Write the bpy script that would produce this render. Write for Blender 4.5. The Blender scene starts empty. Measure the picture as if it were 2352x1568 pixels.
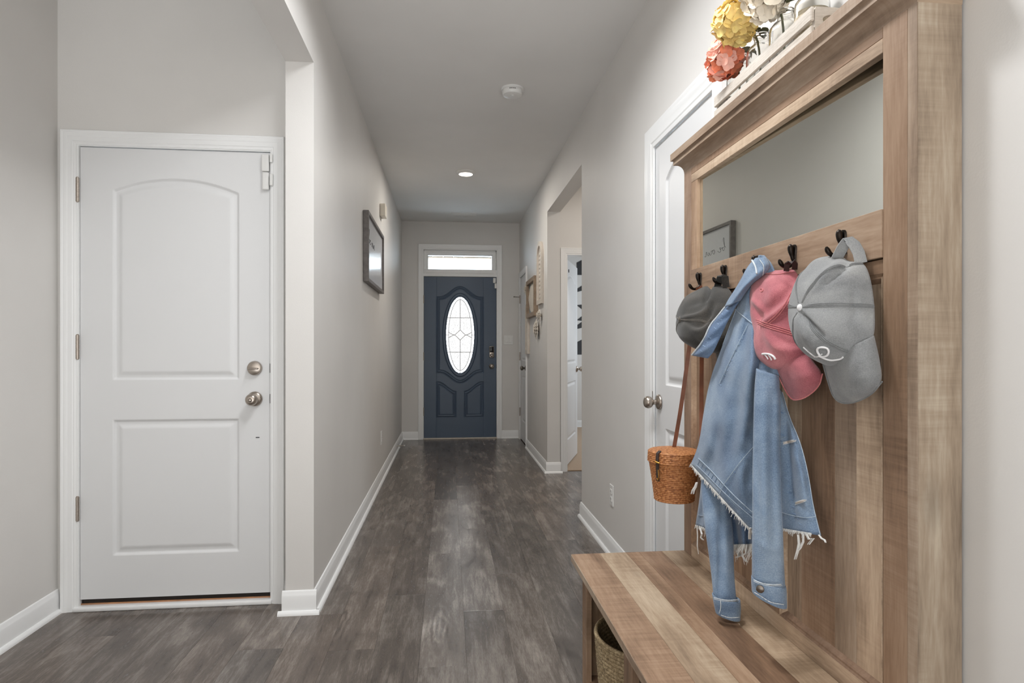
import bpy, bmesh, math, random
import numpy as np
from mathutils import Vector, Matrix

random.seed(7); np.random.seed(7)
SC = bpy.context.scene
COL = SC.collection

# ------------------------------------------------------------------ camera, world, lights, exposure
CAM_H = 1.155
cam_data = bpy.data.cameras.new('camera')
cam_data.sensor_width = 36.0
cam_data.lens = 1409.0 * 36.0 / 2352.0
cam_data.shift_y = 15.0 / 2352.0
cam_data.clip_start = 0.02
cam = bpy.data.objects.new('camera', cam_data); COL.objects.link(cam)
YAW = math.atan(146 / 1409.0)
cam.location = (0, 0, CAM_H); cam.rotation_euler = (math.pi / 2, 0, -YAW)
SC.camera = cam

vs = SC.view_settings
vs.view_transform = 'Standard'; vs.look = 'None'; vs.exposure = 0.0; vs.gamma = 1.0; vs.use_curve_mapping = False

world = bpy.data.worlds.new('sky'); SC.world = world; world.use_nodes = True
wn = world.node_tree; wn.nodes.clear()
wo = wn.nodes.new('ShaderNodeOutputWorld'); wb = wn.nodes.new('ShaderNodeBackground')
wb.inputs['Color'].default_value = (0.70, 0.86, 1.0, 1); wb.inputs['Strength'].default_value = 9
wn.links.new(wb.outputs[0], wo.inputs[0])

def area(name, loc, rot, sx, sy, power, color=(1, 1, 1), spread=math.pi):
    l = bpy.data.lights.new(name, 'AREA'); l.shape = 'RECTANGLE'; l.size = sx; l.size_y = sy
    l.energy = power; l.color = color; l.spread = spread
    o = bpy.data.objects.new(name, l); COL.objects.link(o); o.location = loc; o.rotation_euler = rot
    return o
R90 = math.pi / 2
# daylight through the big living-room windows behind the photographer
area('daylight_window_back', (-0.35, -4.05, 1.40), (R90, 0, 0), 2.4, 2.4, 5, (0.9, 0.955, 1.0))
# unseen upward area light added behind the camera to brighten the ceiling
area('ceiling_fill_light', (-0.4, -2.75, 0.03), (math.pi, 0, 0), 2.3, 2.4, 152, (0.94, 0.97, 1.0))
# recessed lamp of the hall ceiling nearer than the frame
area("near_hall_lamp", (0.157, 1.4, 2.735), (0, 0, 0), 0.17, 0.17, 12, (0.95, 0.97, 1.0), 2.9)
# unseen area light added between it and the frame to fill the hall
area('hall_fill_light', (0.05, 2.0, 2.735), (0, 0, 0), 0.4, 1.4, 20, (0.96, 0.98, 1.0), 2.7)
# camera flash
area('camera_flash', (-0.02, -0.05, 1.41), (R90, 0, -0.1), 0.25, 0.25, 1, (1.0, 0.99, 0.97), 3.1)
# recessed lamp of the hall
area('hall_lamp', (0.157, 5.6, 2.728), (0, 0, 0), 0.11, 0.11, 11, (1.0, 0.95, 0.88))
# bedroom window, vestibule lamp
area('bedroom_window_light', (3.3, 7.3, 1.5), (R90, 0, R90), 1.4, 1.3, 30, (0.82, 0.91, 1.0))
area('vestibule_lamp', (1.75, 4.9, 2.72), (0, 0, 0), 0.2, 0.2, 9, (1.0, 0.92, 0.84))

# ------------------------------------------------------------------ helpers
def lin(c):
    return tuple(((v / 255.0) / 12.92 if v / 255.0 <= 0.04045 else ((v / 255.0 + 0.055) / 1.055) ** 2.4) for v in c)
SN, CS = math.sin(YAW), math.cos(YAW)
def onX(u, v, X):
    """point of the plane x = X that the photograph shows at pixel (u, v)"""
    k = (u - 1176) / 1409.0
    d = (SN + k * CS, CS - k * SN, (799 - v) / 1409.0); t = X / d[0]
    return Vector((X, t * d[1], CAM_H + t * d[2]))

def mesh_obj(name, verts, faces, mat, parent=None, smooth=False, autos=None):
    me = bpy.data.meshes.new(name)
    me.from_pydata([tuple(v) for v in verts], [], faces); me.update()
    return link_mesh(name, me, mat, parent, smooth, autos)
def link_mesh(name, me, mat, parent=None, smooth=False, autos=None):
    o = bpy.data.objects.new(name, me); COL.objects.link(o)
    if mat is not None: me.materials.append(mat)
    if smooth:
        me.polygons.foreach_set('use_smooth', [True] * len(me.polygons))
        if autos is not None:
            me.set_sharp_from_angle(angle=autos)
    if parent is not None: setp(o, parent)
    return o
def setp(o, p):
    o.parent = p
    o.matrix_parent_inverse = p.matrix_basis.inverted()
def bm_obj(name, bm, mat, parent=None, smooth=False, autos=None):
    me = bpy.data.meshes.new(name); bmesh.ops.recalc_face_normals(bm, faces=bm.faces); bm.to_mesh(me); bm.free()
    return link_mesh(name, me, mat, parent, smooth, autos)
def bm_box(bm, x0, x1, y0, y1, z0, z1, bev=0.0, seg=1):
    r = bmesh.ops.create_cube(bm, size=1.0)
    vs_ = r['verts']
    for v in vs_:
        v.co = Vector(((x0 + x1) / 2 + v.co.x * (x1 - x0), (y0 + y1) / 2 + v.co.y * (y1 - y0), (z0 + z1) / 2 + v.co.z * (z1 - z0)))
    if bev > 0:
        es = list({e for v in vs_ for e in v.link_edges})
        bmesh.ops.bevel(bm, geom=es, offset=bev, segments=seg, affect='EDGES', profile=0.5)
def box(name, x0, x1, y0, y1, z0, z1, mat, parent=None, bev=0.0, seg=1):
    bm = bmesh.new(); bm_box(bm, x0, x1, y0, y1, z0, z1, bev, seg)
    return bm_obj(name, bm, mat, parent, smooth=bev > 0 and seg > 1, autos=0.6)
_pl = {}
def plank(name, L, W, T, loc, axes, mat, parent=None, bev=0.0012, tint=(1, 1, 1, 1)):
    """a board whose local x runs along its length; axes = 'xyz' letters the local x, y, z map to"""
    key = (round(L, 3), round(W, 3), round(T, 4), bev, mat.name)
    me = _pl.get(key)
    if me is None:
        bm = bmesh.new(); bm_box(bm, -L / 2, L / 2, -W / 2, W / 2, -T / 2, T / 2, bev)
        me = bpy.data.meshes.new(name); bmesh.ops.recalc_face_normals(bm, faces=bm.faces); bm.to_mesh(me); bm.free()
        me.materials.append(mat); _pl[key] = me
    o = bpy.data.objects.new(name, me); COL.objects.link(o)
    ax = {'x': Vector((1, 0, 0)), 'y': Vector((0, 1, 0)), 'z': Vector((0, 0, 1))}
    a, b = ax[axes[0]], ax[axes[1]]; c = a.cross(b)
    m = Matrix((a, b, c)).transposed()
    o.location = loc; o.rotation_euler = m.to_euler()
    o.color = tint
    if parent is not None: setp(o, parent)
    return o
def tag(o, label=None, cat=None, group=None, kind=None):
    if label: o['label'] = label
    if cat: o['category'] = cat
    if group: o['group'] = group
    if kind: o['kind'] = kind
    return o
def empty(name, loc, label=None, cat=None, group=None, kind=None):
    o = bpy.data.objects.new(name, None); COL.objects.link(o); o.location = loc; o.empty_display_size = 0.05
    return tag(o, label, cat, group, kind)
def tube_data(pts, r, seg=8, closed=False, cap=True, flat=None):
    pts = [Vector(p) for p in pts]; n = len(pts); V = []; F = []
    up = Vector((0.123, 0.31, 1)).normalized(); prev = None
    for i in range(n):
        if closed: t = pts[(i + 1) % n] - pts[i - 1]
        else: t = pts[min(i + 1, n - 1)] - pts[max(i - 1, 0)]
        if t.length < 1e-9: t = Vector((0, 0, 1))
        t.normalize()
        if prev is None:
            a = t.cross(up)
            if a.length < 1e-3: a = t.cross(Vector((1, 0, 0)))
            a.normalize()
        else:
            a = prev - t * prev.dot(t)
            if a.length < 1e-6: a = t.cross(up)
            a.normalize()
        prev = a; b = t.cross(a)
        rr = r[i] if isinstance(r, (list, tuple)) else r
        for k in range(seg):
            w = 2 * math.pi * k / seg
            V.append(pts[i] + a * (math.cos(w) * rr) + b * (math.sin(w) * rr))
    m = n if closed else n - 1
    for i in range(m):
        j = (i + 1) % n
        for k in range(seg):
            l = (k + 1) % seg
            F.append((i * seg + k, i * seg + l, j * seg + l, j * seg + k))
    if cap and not closed:
        F.append(tuple(range(seg))[::-1]); F.append(tuple(range((n - 1) * seg, n * seg)))
    return V, F
def tube(name, pts, r, mat, parent=None, seg=8, closed=False):
    V, F = tube_data(pts, r, seg, closed)
    return mesh_obj(name, V, F, mat, parent, smooth=True, autos=0.9)
def multi(name, parts, mat, parent=None, smooth=True, autos=0.9):
    V = []; F = []
    for v, f in parts:
        n = len(V); V += list(v); F += [tuple(i + n for i in q) for q in f]
    return mesh_obj(name, V, F, mat, parent, smooth, autos)
def band_data(pts, widthdir, w, th):
    """a strap: rectangle section swept along pts"""
    pts = [Vector(p) for p in pts]; V = []; F = []; n = len(pts)
    for i in range(n):
        t = (pts[min(i + 1, n - 1)] - pts[max(i - 1, 0)]).normalized()
        wd = (Vector(widthdir) - t * Vector(widthdir).dot(t)).normalized(); nn = t.cross(wd)
        for a, b in ((-1, -1), (1, -1), (1, 1), (-1, 1)):
            V.append(pts[i] + wd * (a * w / 2) + nn * (b * th / 2))
    for i in range(n - 1):
        for k in range(4):
            l = (k + 1) % 4; F.append((4 * i + k, 4 * i + l, 4 * i + 4 + l, 4 * i + 4 + k))
    F.append((3, 2, 1, 0)); F.append(tuple(4 * (n - 1) + k for k in range(4)))
    return V, F
def lathe_data(prof, seg=32, c=(0, 0, 0), axis='z', sx=1.0, sy=1.0):
    """prof: (radius, height) pairs; axis: direction the height runs along (x, -x, y, -y, z)"""
    V = []; F = []; c = Vector(c)
    for r, h in prof:
        for k in range(seg):
            a = 2 * math.pi * k / seg; p, q = math.cos(a) * r * sx, math.sin(a) * r * sy
            if axis == 'z': V.append(c + Vector((p, q, h)))
            elif axis == '-z': V.append(c + Vector((p, -q, -h)))
            elif axis == '-y': V.append(c + Vector((p, -h, q)))
            elif axis == '-x': V.append(c + Vector((-h, -p, q)))
            elif axis == 'x': V.append(c + Vector((h, p, q)))
    n = len(prof)
    for i in range(n - 1):
        for k in range(seg):
            l = (k + 1) % seg; F.append((i * seg + k, i * seg + l, (i + 1) * seg + l, (i + 1) * seg + k))
    if prof[0][0] > 1e-6: F.append(tuple(range(seg))[::-1])
    if prof[-1][0] > 1e-6: F.append(tuple(range((n - 1) * seg, n * seg)))
    return V, F
def lathe(name, prof, mat, parent=None, seg=32, c=(0, 0, 0), axis='z', sx=1.0, sy=1.0, autos=0.7):
    V, F = lathe_data(prof, seg, c, axis, sx, sy)
    o = mesh_obj(name, V, F, mat, parent, smooth=True)
    bm = bmesh.new(); bm.from_mesh(o.data); bmesh.ops.remove_doubles(bm, verts=bm.verts, dist=1e-6)
    bmesh.ops.recalc_face_normals(bm, faces=bm.faces); bm.to_mesh(o.data); bm.free()
    o.data.set_sharp_from_angle(angle=autos)
    return o
def resample(pl, n):
    P = np.array(pl, float); d = np.r_[0, np.cumsum(np.linalg.norm(np.diff(P, axis=0), axis=1))]
    t = np.linspace(0, d[-1], n)
    return np.stack([np.interp(t, d, P[:, k]) for k in range(P.shape[1])], 1)
def smooth_poly(pl, n, it=2):
    P = np.array(pl, float)
    for _ in range(it):
        Q = [P[0]]
        for i in range(len(P) - 1):
            Q += [0.75 * P[i] + 0.25 * P[i + 1], 0.25 * P[i] + 0.75 * P[i + 1]]
        Q.append(P[-1]); P = np.array(Q)
    return resample(P, n)
def grid_faces(r, c, closed=False):
    F = []
    for i in range(r - 1):
        for j in range(c - 1 if not closed else c):
            k = (j + 1) % c
            F.append((i * c + j, i * c + k, (i + 1) * c + k, (i + 1) * c + j))
    return F
def pl_dist(U, Vv, pl):
    """distance of every grid point to a polyline"""
    P = smooth_poly(pl, 24, 2); best = np.full(np.shape(U), 1e9); tt = np.zeros(np.shape(U))
    for i in range(len(P) - 1):
        a, b = P[i], P[i + 1]; d = b - a; L2 = (d ** 2).sum() + 1e-9
        t = np.clip(((U - a[0]) * d[0] + (Vv - a[1]) * d[1]) / L2, 0, 1)
        q = np.hypot(U - a[0] - t * d[0], Vv - a[1] - t * d[1]); m_ = q < best
        best = np.where(m_, q, best); tt = np.where(m_, (i + t) / (len(P) - 1), tt)
    return best, tt
def crease_field(U, Vv, creases):
    """sum of ridges (positive) and valleys (negative): (polyline, width, height)"""
    H = np.zeros(np.shape(U))
    for pl, w, amp in creases:
        d, t = pl_dist(U, Vv, pl); H = H + amp * np.exp(-(d / w) ** 2) * np.sin(np.pi * np.clip(0.12 + 0.80 * t, 0, 1)) ** 0.6
    return H
_nz = [(np.random.uniform(-1, 1, 3), np.random.uniform(0, 6.28)) for _ in range(24)]
def wob(p, f, seed=0, n=5):
    s = 0.0
    for i in range(n):
        d, ph = _nz[(i * 5 + seed * 3) % 24]
        s += math.sin((p[0] * d[0] + p[1] * d[1] + p[2] * d[2]) * f * (1 + 0.37 * i) + ph + seed * 1.7)
    return s / n

# ------------------------------------------------------------------ materials
def new_mat(name):
    m = bpy.data.materials.new(name); m.use_nodes = True
    nt = m.node_tree; b = nt.nodes['Principled BSDF']
    return m, nt, b
def nd(nt, t, **kw):
    n = nt.nodes.new(t)
    for k, v in kw.items():
        if k in n.inputs.keys() if hasattr(n.inputs, 'keys') else False: n.inputs[k].default_value = v
        else: setattr(n, k, v)
    return n
def ramp(nt, stops):
    r = nt.nodes.new('ShaderNodeValToRGB'); e = r.color_ramp.elements
    while len(e) < len(stops): e.new(0.5)
    for i, (p, c) in enumerate(stops):
        e[i].position = p; e[i].color = (c[0], c[1], c[2], 1)
    return r
def g1(v): return (v, v, v)
def paint(name, rgb, rough=0.55, bump=0.0006, bscale=220, spec=0.4, mottle=0.03):
    m, nt, b = new_mat(name); L = nt.links
    tc = nd(nt, 'ShaderNodeTexCoord'); c = lin(rgb)
    n2 = nd(nt, 'ShaderNodeTexNoise'); n2.inputs['Scale'].default_value = 1.7; n2.inputs['Detail'].default_value = 3
    L.new(tc.outputs['Object'], n2.inputs['Vector'])
    r = ramp(nt, [(0.3, tuple(x * (1 - mottle) for x in c)), (0.7, tuple(min(1, x * (1 + mottle)) for x in c))])
    L.new(n2.outputs['Fac'], r.inputs[0]); L.new(r.outputs[0], b.inputs['Base Color'])
    b.inputs['Roughness'].default_value = rough; b.inputs['Specular IOR Level'].default_value = spec
    if bump > 0:
        n = nd(nt, 'ShaderNodeTexNoise'); n.inputs['Scale'].default_value = bscale; n.inputs['Detail'].default_value = 2
        L.new(tc.outputs['Object'], n.inputs['Vector'])
        bp = nd(nt, 'ShaderNodeBump'); bp.inputs['Strength'].default_value = 0.35; bp.inputs['Distance'].default_value = bump
        L.new(n.outputs['Fac'], bp.inputs['Height']); L.new(bp.outputs[0], b.inputs['Normal'])
    return m
def plain(name, rgb, rough=0.5, metal=0.0, spec=0.5, var=0.06, vscale=30):
    m, nt, b = new_mat(name); L = nt.links
    tc = nd(nt, 'ShaderNodeTexCoord'); n = nd(nt, 'ShaderNodeTexNoise'); n.inputs['Scale'].default_value = vscale
    L.new(tc.outputs['Object'], n.inputs['Vector']); c = lin(rgb)
    r = ramp(nt, [(0.3, tuple(x * (1 - var) for x in c)), (0.7, tuple(min(1, x * (1 + var)) for x in c))])
    L.new(n.outputs['Fac'], r.inputs[0]); L.new(r.outputs[0], b.inputs['Base Color'])
    b.inputs['Roughness'].default_value = rough; b.inputs['Metallic'].default_value = metal
    b.inputs['Specular IOR Level'].default_value = spec
    return m
def emis(name, rgb, strength):
    m, nt, b = new_mat(name)
    b.inputs['Base Color'].default_value = (*lin(rgb), 1); b.inputs['Emission Color'].default_value = (*lin(rgb), 1)
    b.inputs['Emission Strength'].default_value = strength
    return m
def wood(name, lo, mid, hi, along=1.3, across=22, rough=0.45, cath=0.5, saw=0.25, bump=0.0008, spec=0.4, knots=True, usecol=True, blotch=0.38, bigs=(0.9, 7), lohi=(0.30, 0.70), wsc=5.5, wal=1.2, wdist=9.0, figure=0.0, stk=0.0):
    """board print: streaks along local x, cathedral figure, saw marks across; tinted by the object's own colour"""
    m, nt, b = new_mat(name); L = nt.links
    tc = nd(nt, 'ShaderNodeTexCoord'); oi = nd(nt, 'ShaderNodeObjectInfo')
    mul = nd(nt, 'ShaderNodeMath', operation='MULTIPLY'); mul.inputs[1].default_value = 53.7
    L.new(oi.outputs['Random'], mul.inputs[0])
    cx = nd(nt, 'ShaderNodeCombineXYZ')
    for i in range(3): L.new(mul.outputs[0], cx.inputs[i])
    add = nd(nt, 'ShaderNodeVectorMath', operation='ADD'); L.new(tc.outputs['Object'], add.inputs[0]); L.new(cx.outputs[0], add.inputs[1])
    def mapped(sx, sy, sz):
        mp = nd(nt, 'ShaderNodeMapping'); mp.inputs['Scale'].default_value = (sx, sy, sz); L.new(add.outputs[0], mp.inputs['Vector']); return mp.outputs[0]
    def noise(vec, scale, detail, dist=0.0, rough_=0.55):
        n = nd(nt, 'ShaderNodeTexNoise'); n.inputs['Scale'].default_value = scale; n.inputs['Detail'].default_value = detail
        n.inputs['Distortion'].default_value = dist; n.inputs['Roughness'].default_value = rough_; L.new(vec, n.inputs['Vector']); return n.outputs['Fac']
    streak = noise(mapped(along, across, across), 1.0, 6, 0.8)
    fine = noise(mapped(along * 9, across * 9, across * 9), 1.0, 3, 0.2, 0.7)
    wv = nd(nt, 'ShaderNodeTexWave'); wv.wave_type = 'BANDS'; wv.bands_direction = 'Y'
    wv.inputs['Scale'].default_value = wsc; wv.inputs['Distortion'].default_value = wdist; wv.inputs['Detail'].default_value = 3.0; wv.inputs['Detail Scale'].default_value = 1.4
    L.new(mapped(along * wal, across * 0.33, across * 0.33), wv.inputs['Vector'])
    big = noise(mapped(along * bigs[0], bigs[1], bigs[1]), 1.0, 3, 0.6)
    def mix(a, bb, f):
        mx = nd(nt, 'ShaderNodeMix'); mx.data_type = 'FLOAT'; mx.inputs[0].default_value = f
        L.new(a, mx.inputs[2]); L.new(bb, mx.inputs[3]); return mx.outputs[0]
    v = mix(streak, wv.outputs['Fac'], cath * 0.45)
    v = mix(v, big, blotch)
    v = mix(v, fine, 0.22 + stk)
    sw = noise(mapped(90, 3.0, 3.0), 1.0, 4, 0.6, 0.65)
    swm = noise(mapped(2.2, 5, 5), 1.0, 2)
    sr = ramp(nt, [(0.42, g1(0.0)), (0.68, g1(1.0))]); L.new(swm, sr.inputs[0])
    ms = nd(nt, 'ShaderNodeMath', operation='MULTIPLY'); ms.inputs[1].default_value = saw * 0.7; L.new(sr.outputs[0], ms.inputs[0])
    mx = nd(nt, 'ShaderNodeMix'); mx.data_type = 'FLOAT'; L.new(ms.outputs[0], mx.inputs[0]); L.new(v, mx.inputs[2]); L.new(sw, mx.inputs[3]); v = mx.outputs[0]
    r = ramp(nt, [(lohi[0], lin(lo)), (0.5, lin(mid)), (lohi[1], lin(hi))])
    L.new(v, r.inputs[0])
    out = r.outputs[0]
    if figure > 0:
        # elongated rings of grain round scattered knots
        vf = nd(nt, 'ShaderNodeTexVoronoi'); vf.inputs['Scale'].default_value = 1.0; vf.inputs['Randomness'].default_value = 0.9
        wrp = noise(mapped(6, 12, 12), 1.0, 3); wv2 = nd(nt, 'ShaderNodeVectorMath', operation='SCALE'); wv2.inputs['Scale'].default_value = 0.22
        cw = nd(nt, 'ShaderNodeCombineXYZ'); L.new(wrp, cw.inputs[0]); L.new(wrp, cw.inputs[1]); L.new(cw.outputs[0], wv2.inputs[0])
        va = nd(nt, 'ShaderNodeVectorMath', operation='ADD'); L.new(mapped(0.9, 5.2, 5.2), va.inputs[0]); L.new(wv2.outputs[0], va.inputs[1]); L.new(va.outputs[0], vf.inputs['Vector'])
        mm = nd(nt, 'ShaderNodeMath', operation='MULTIPLY'); mm.inputs[1].default_value = 62.0; L.new(vf.outputs['Distance'], mm.inputs[0])
        sn = nd(nt, 'ShaderNodeMath', operation='SINE'); L.new(mm.outputs[0], sn.inputs[0])
        mk_ = ramp(nt, [(0.10, g1(1.0)), (0.34, g1(0.0))]); L.new(vf.outputs['Distance'], mk_.inputs[0])
        sepc = nd(nt, 'ShaderNodeSeparateColor'); L.new(vf.outputs['Color'], sepc.inputs[0])
        gt = nd(nt, 'ShaderNodeMath', operation='GREATER_THAN'); gt.inputs[1].default_value = 0.55; L.new(sepc.outputs[0], gt.inputs[0])
        a1 = nd(nt, 'ShaderNodeMath', operation='MULTIPLY'); L.new(mk_.outputs[0], a1.inputs[0]); L.new(gt.outputs[0], a1.inputs[1])
        a2 = nd(nt, 'ShaderNodeMath', operation='MULTIPLY'); L.new(a1.outputs[0], a2.inputs[0]); L.new(sn.outputs[0], a2.inputs[1])
        a3 = nd(nt, 'ShaderNodeMath', operation='MULTIPLY_ADD'); a3.inputs[1].default_value = figure; a3.inputs[2].default_value = 1.0; L.new(a2.outputs[0], a3.inputs[0])
        mg = nd(nt, 'ShaderNodeMix'); mg.data_type = 'RGBA'; mg.blend_type = 'MULTIPLY'; mg.inputs[0].default_value = 1.0
        cf = nd(nt, 'ShaderNodeCombineColor')
        for i in range(3): L.new(a3.outputs[0], cf.inputs[i])
        L.new(out, mg.inputs[6]); L.new(cf.outputs[0], mg.inputs[7]); out = mg.outputs[2]
    if knots:
        kn = nd(nt, 'ShaderNodeTexVoronoi'); kn.inputs['Scale'].default_value = 1.0; kn.feature = 'F1'
        L.new(mapped(2.4, 6.2, 6.2), kn.inputs['Vector'])
        kr = ramp(nt, [(0.03, g1(0.45)), (0.16, g1(1.0))]); L.new(kn.outputs['Distance'], kr.inputs[0])
        mk = nd(nt, 'ShaderNodeMix'); mk.data_type = 'RGBA'; mk.blend_type = 'MULTIPLY'; mk.inputs[0].default_value = 0.5
        L.new(out, mk.inputs[6]); L.new(kr.outputs[0], mk.inputs[7]); out = mk.outputs[2]
    if usecol:
        mc = nd(nt, 'ShaderNodeMix'); mc.data_type = 'RGBA'; mc.blend_type = 'MULTIPLY'; mc.inputs[0].default_value = 1.0
        L.new(out, mc.inputs[6]); L.new(oi.outputs['Color'], mc.inputs[7]); out = mc.outputs[2]
    L.new(out, b.inputs['Base Color'])
    rr = ramp(nt, [(0.3, g1(rough + 0.1)), (0.7, g1(rough - 0.06))]); L.new(v, rr.inputs[0]); L.new(rr.outputs[0], b.inputs['Roughness'])
    b.inputs['Specular IOR Level'].default_value = spec
    bp = nd(nt, 'ShaderNodeBump'); bp.inputs['Strength'].default_value = 0.5; bp.inputs['Distance'].default_value = bump
    L.new(v, bp.inputs['Height']); L.new(bp.outputs[0], b.inputs['Normal'])
    return m
def cloth(name, lo, mid, hi, weave=900, fade=7, rough=0.9, twill=True, bump=0.0005, worn=0.4):
    m, nt, b = new_mat(name); L = nt.links
    tc = nd(nt, 'ShaderNodeTexCoord')
    n1 = nd(nt, 'ShaderNodeTexNoise'); n1.inputs['Scale'].default_value = fade; n1.inputs['Detail'].default_value = 5; n1.inputs['Distortion'].default_value = 0.5
    n2 = nd(nt, 'ShaderNodeTexNoise'); n2.inputs['Scale'].default_value = weave * 0.45; n2.inputs['Detail'].default_value = 2
    L.new(tc.outputs['Object'], n1.inputs['Vector']); L.new(tc.outputs['Object'], n2.inputs['Vector'])
    wv = nd(nt, 'ShaderNodeTexWave'); wv.wave_type = 'BANDS'; wv.bands_direction = 'DIAGONAL'; wv.inputs['Scale'].default_value = weave * 0.16
    wv.inputs['Distortion'].default_value = 1.0
    L.new(tc.outputs['Object'], wv.inputs['Vector'])
    mx = nd(nt, 'ShaderNodeMix'); mx.data_type = 'FLOAT'; mx.inputs[0].default_value = 0.35; L.new(n1.outputs['Fac'], mx.inputs[2]); L.new(n2.outputs['Fac'], mx.inputs[3])
    r = ramp(nt, [(0.33, lin(lo)), (0.5, lin(mid)), (0.68, lin(hi))]); L.new(mx.outputs[0], r.inputs[0])
    L.new(r.outputs[0], b.inputs['Base Color']); b.inputs['Roughness'].default_value = rough; b.inputs['Specular IOR Level'].default_value = 0.15
    b.inputs['Sheen Weight'].default_value = 0.25; b.inputs['Sheen Roughness'].default_value = 0.5
    mb = nd(nt, 'ShaderNodeMix'); mb.data_type = 'FLOAT'; mb.inputs[0].default_value = 0.5 if twill else 0.0
    L.new(n2.outputs['Fac'], mb.inputs[2]); L.new(wv.outputs['Fac'], mb.inputs[3])
    bp = nd(nt, 'ShaderNodeBump'); bp.inputs['Strength'].default_value = 0.5; bp.inputs['Distance'].default_value = bump
    L.new(mb.outputs[0], bp.inputs['Height']); L.new(bp.outputs[0], b.inputs['Normal'])
    return m

M = {}
M['wall'] = paint('greige wall paint', (222, 219, 215))
M['ceiling'] = paint('ceiling paint', (230, 228, 225), rough=0.8)
M['white'] = paint('white trim paint', (241, 241, 240), rough=0.32, bump=0.0001, mottle=0.01)
M['doorwhite'] = paint('white door paint', (226, 226, 226), rough=0.38, bump=0.00012, bscale=400, mottle=0.01)
M['navy'] = paint('navy door paint', (76, 91, 110), rough=0.32, bump=0.0002, bscale=160, mottle=0.05)
M['nickel'] = plain('brushed nickel', (178, 168, 158), 0.30, 1.0, vscale=90)
M['darknickel'] = plain('aged nickel', (120, 112, 104), 0.35, 1.0)
M['bronze'] = plain('oiled bronze', (44, 38, 34), 0.33, 0.85)
M['blackplastic'] = plain('black plastic', (16, 17, 19), 0.22)
M['plastic'] = plain('white plastic', (232, 231, 228), 0.35, var=0.01)
M['creamplastic'] = plain('cream plastic', (226, 218, 204), 0.4, var=0.02)
M['gap'] = plain('dark gap', (40, 34, 30), 0.9)
M['threshold'] = plain('worn sill wood', (176, 128, 92), 0.7, var=0.25, vscale=14)
M['floor'] = wood('grey oak vinyl plank', (54, 47, 43), (101, 92, 85), (160, 150, 141), along=4.0, across=44, rough=0.22, cath=0.06, saw=0.12, bump=0.00010, spec=0.55, blotch=0.58, bigs=(0.8, 10), lohi=(0.30, 0.70), wsc=1.1, wal=0.45, wdist=7.0, figure=0.24, stk=0.05)
M['tree'] = wood('rustic board print', (114, 98, 86), (200, 184, 168), (246, 238, 226), along=1.3, across=13, rough=0.5, cath=0.10, saw=0.42, bump=0.0003, spec=0.3, blotch=0.52, bigs=(1.6, 6), lohi=(0.31, 0.68))
M['mirror'] = plain('mirror silver', (226, 228, 222), 0.0, 1.0, var=0.0)
M['denim'] = cloth('washed blue denim', (86, 104, 129), (116, 135, 157), (148, 164, 181), fade=9)
M['denimdark'] = cloth('denim inner face', (72, 92, 120), (92, 112, 140), (118, 138, 162), fade=12)
M['stitch'] = cloth('pale denim seam edge', (178, 186, 192), (198, 204, 208), (216, 218, 220), fade=60)
M['stitchmid'] = cloth('denim seam thread', (146, 163, 180), (164, 179, 193), (182, 194, 204), fade=60)
M['stitchdk'] = cloth('denim pucker', (92, 113, 142), (112, 134, 161), (136, 156, 180), fade=80)
M['thread'] = cloth('frayed white cotton', (205, 204, 200), (222, 221, 217), (236, 235, 231), fade=60)
M['greycap'] = cloth('washed grey canvas', (118, 119, 120), (139, 140, 140), (160, 160, 158), fade=14, weave=1100)
M['greyseam'] = cloth('grey seam', (104, 105, 106), (120, 121, 121), (138, 139, 138), fade=30)
M['pinkcap'] = cloth('washed coral canvas', (150, 82, 90), (178, 104, 110), (202, 132, 134), fade=14, weave=1100)
M['pinkseam'] = cloth('coral seam', (186, 96, 100), (205, 118, 118), (224, 150, 146), fade=30)
M['darkcap'] = cloth('washed charcoal canvas', (48, 47, 45), (62, 60, 57), (86, 80, 73), fade=12, weave=1100)
M['darkseam'] = cloth('charcoal seam', (80, 76, 71), (98, 92, 85), (118, 110, 100), fade=30)
M['embroid'] = plain('white embroidery', (228, 226, 226), 0.7)
M['leather'] = plain('brown leather', (118, 66, 38), 0.5, var=0.2)
M['darkleather'] = plain('dark leather', (52, 40, 36), 0.45, var=0.2)
M['brass'] = plain('brass', (190, 140, 70), 0.3, 1.0)
M['artwood'] = plain('pale wood', (202, 191, 180), 0.6, var=0.1, vscale=14)
M['artlight'] = plain('cream carving', (214, 205, 194), 0.65, var=0.05)
M['framewood'] = plain('driftwood frame', (150, 130, 110), 0.6, var=0.2, vscale=22)
M['petal'] = plain('ivory paper petal', (226, 218, 206), 0.8, var=0.05)
M['greyframe'] = plain('grey weathered frame', (112, 106, 102), 0.5, var=0.18, vscale=35)
M['carpet'] = cloth('tan carpet', (150, 126, 100), (180, 154, 128), (205, 182, 156), fade=300, weave=400, bump=0.004)
M['ink'] = plain('black ink', (52, 52, 54), 0.6)
M['crate'] = wood('whitewashed pine', (164, 153, 140), (198, 189, 178), (222, 215, 206), along=3, across=26, rough=0.6, cath=0.3, saw=0.3, usecol=False)
M['orange'] = plain('orange petal', (242, 140, 104), 0.6, var=0.16, vscale=40)
M['pinkpetal'] = plain('salmon petal', (244, 182, 164), 0.6, var=0.12, vscale=40)
M['yellow'] = plain('yellow petal', (255, 218, 140), 0.6, var=0.14, vscale=40)
M['cream'] = plain('cream petal', (244, 232, 212), 0.6, var=0.10, vscale=40)
M['leaf'] = plain('green leaf', (96, 98, 66), 0.6, var=0.25)
M['burlap'] = cloth('burlap wrap', (150, 136, 112), (182, 168, 144), (206, 194, 172), fade=60, weave=300, bump=0.002)
M['black'] = plain('black fabric', (18, 18, 20), 0.55, var=0.3)
M['concrete'] = plain('porch concrete', (176, 174, 170), 0.9, var=0.1)
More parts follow.
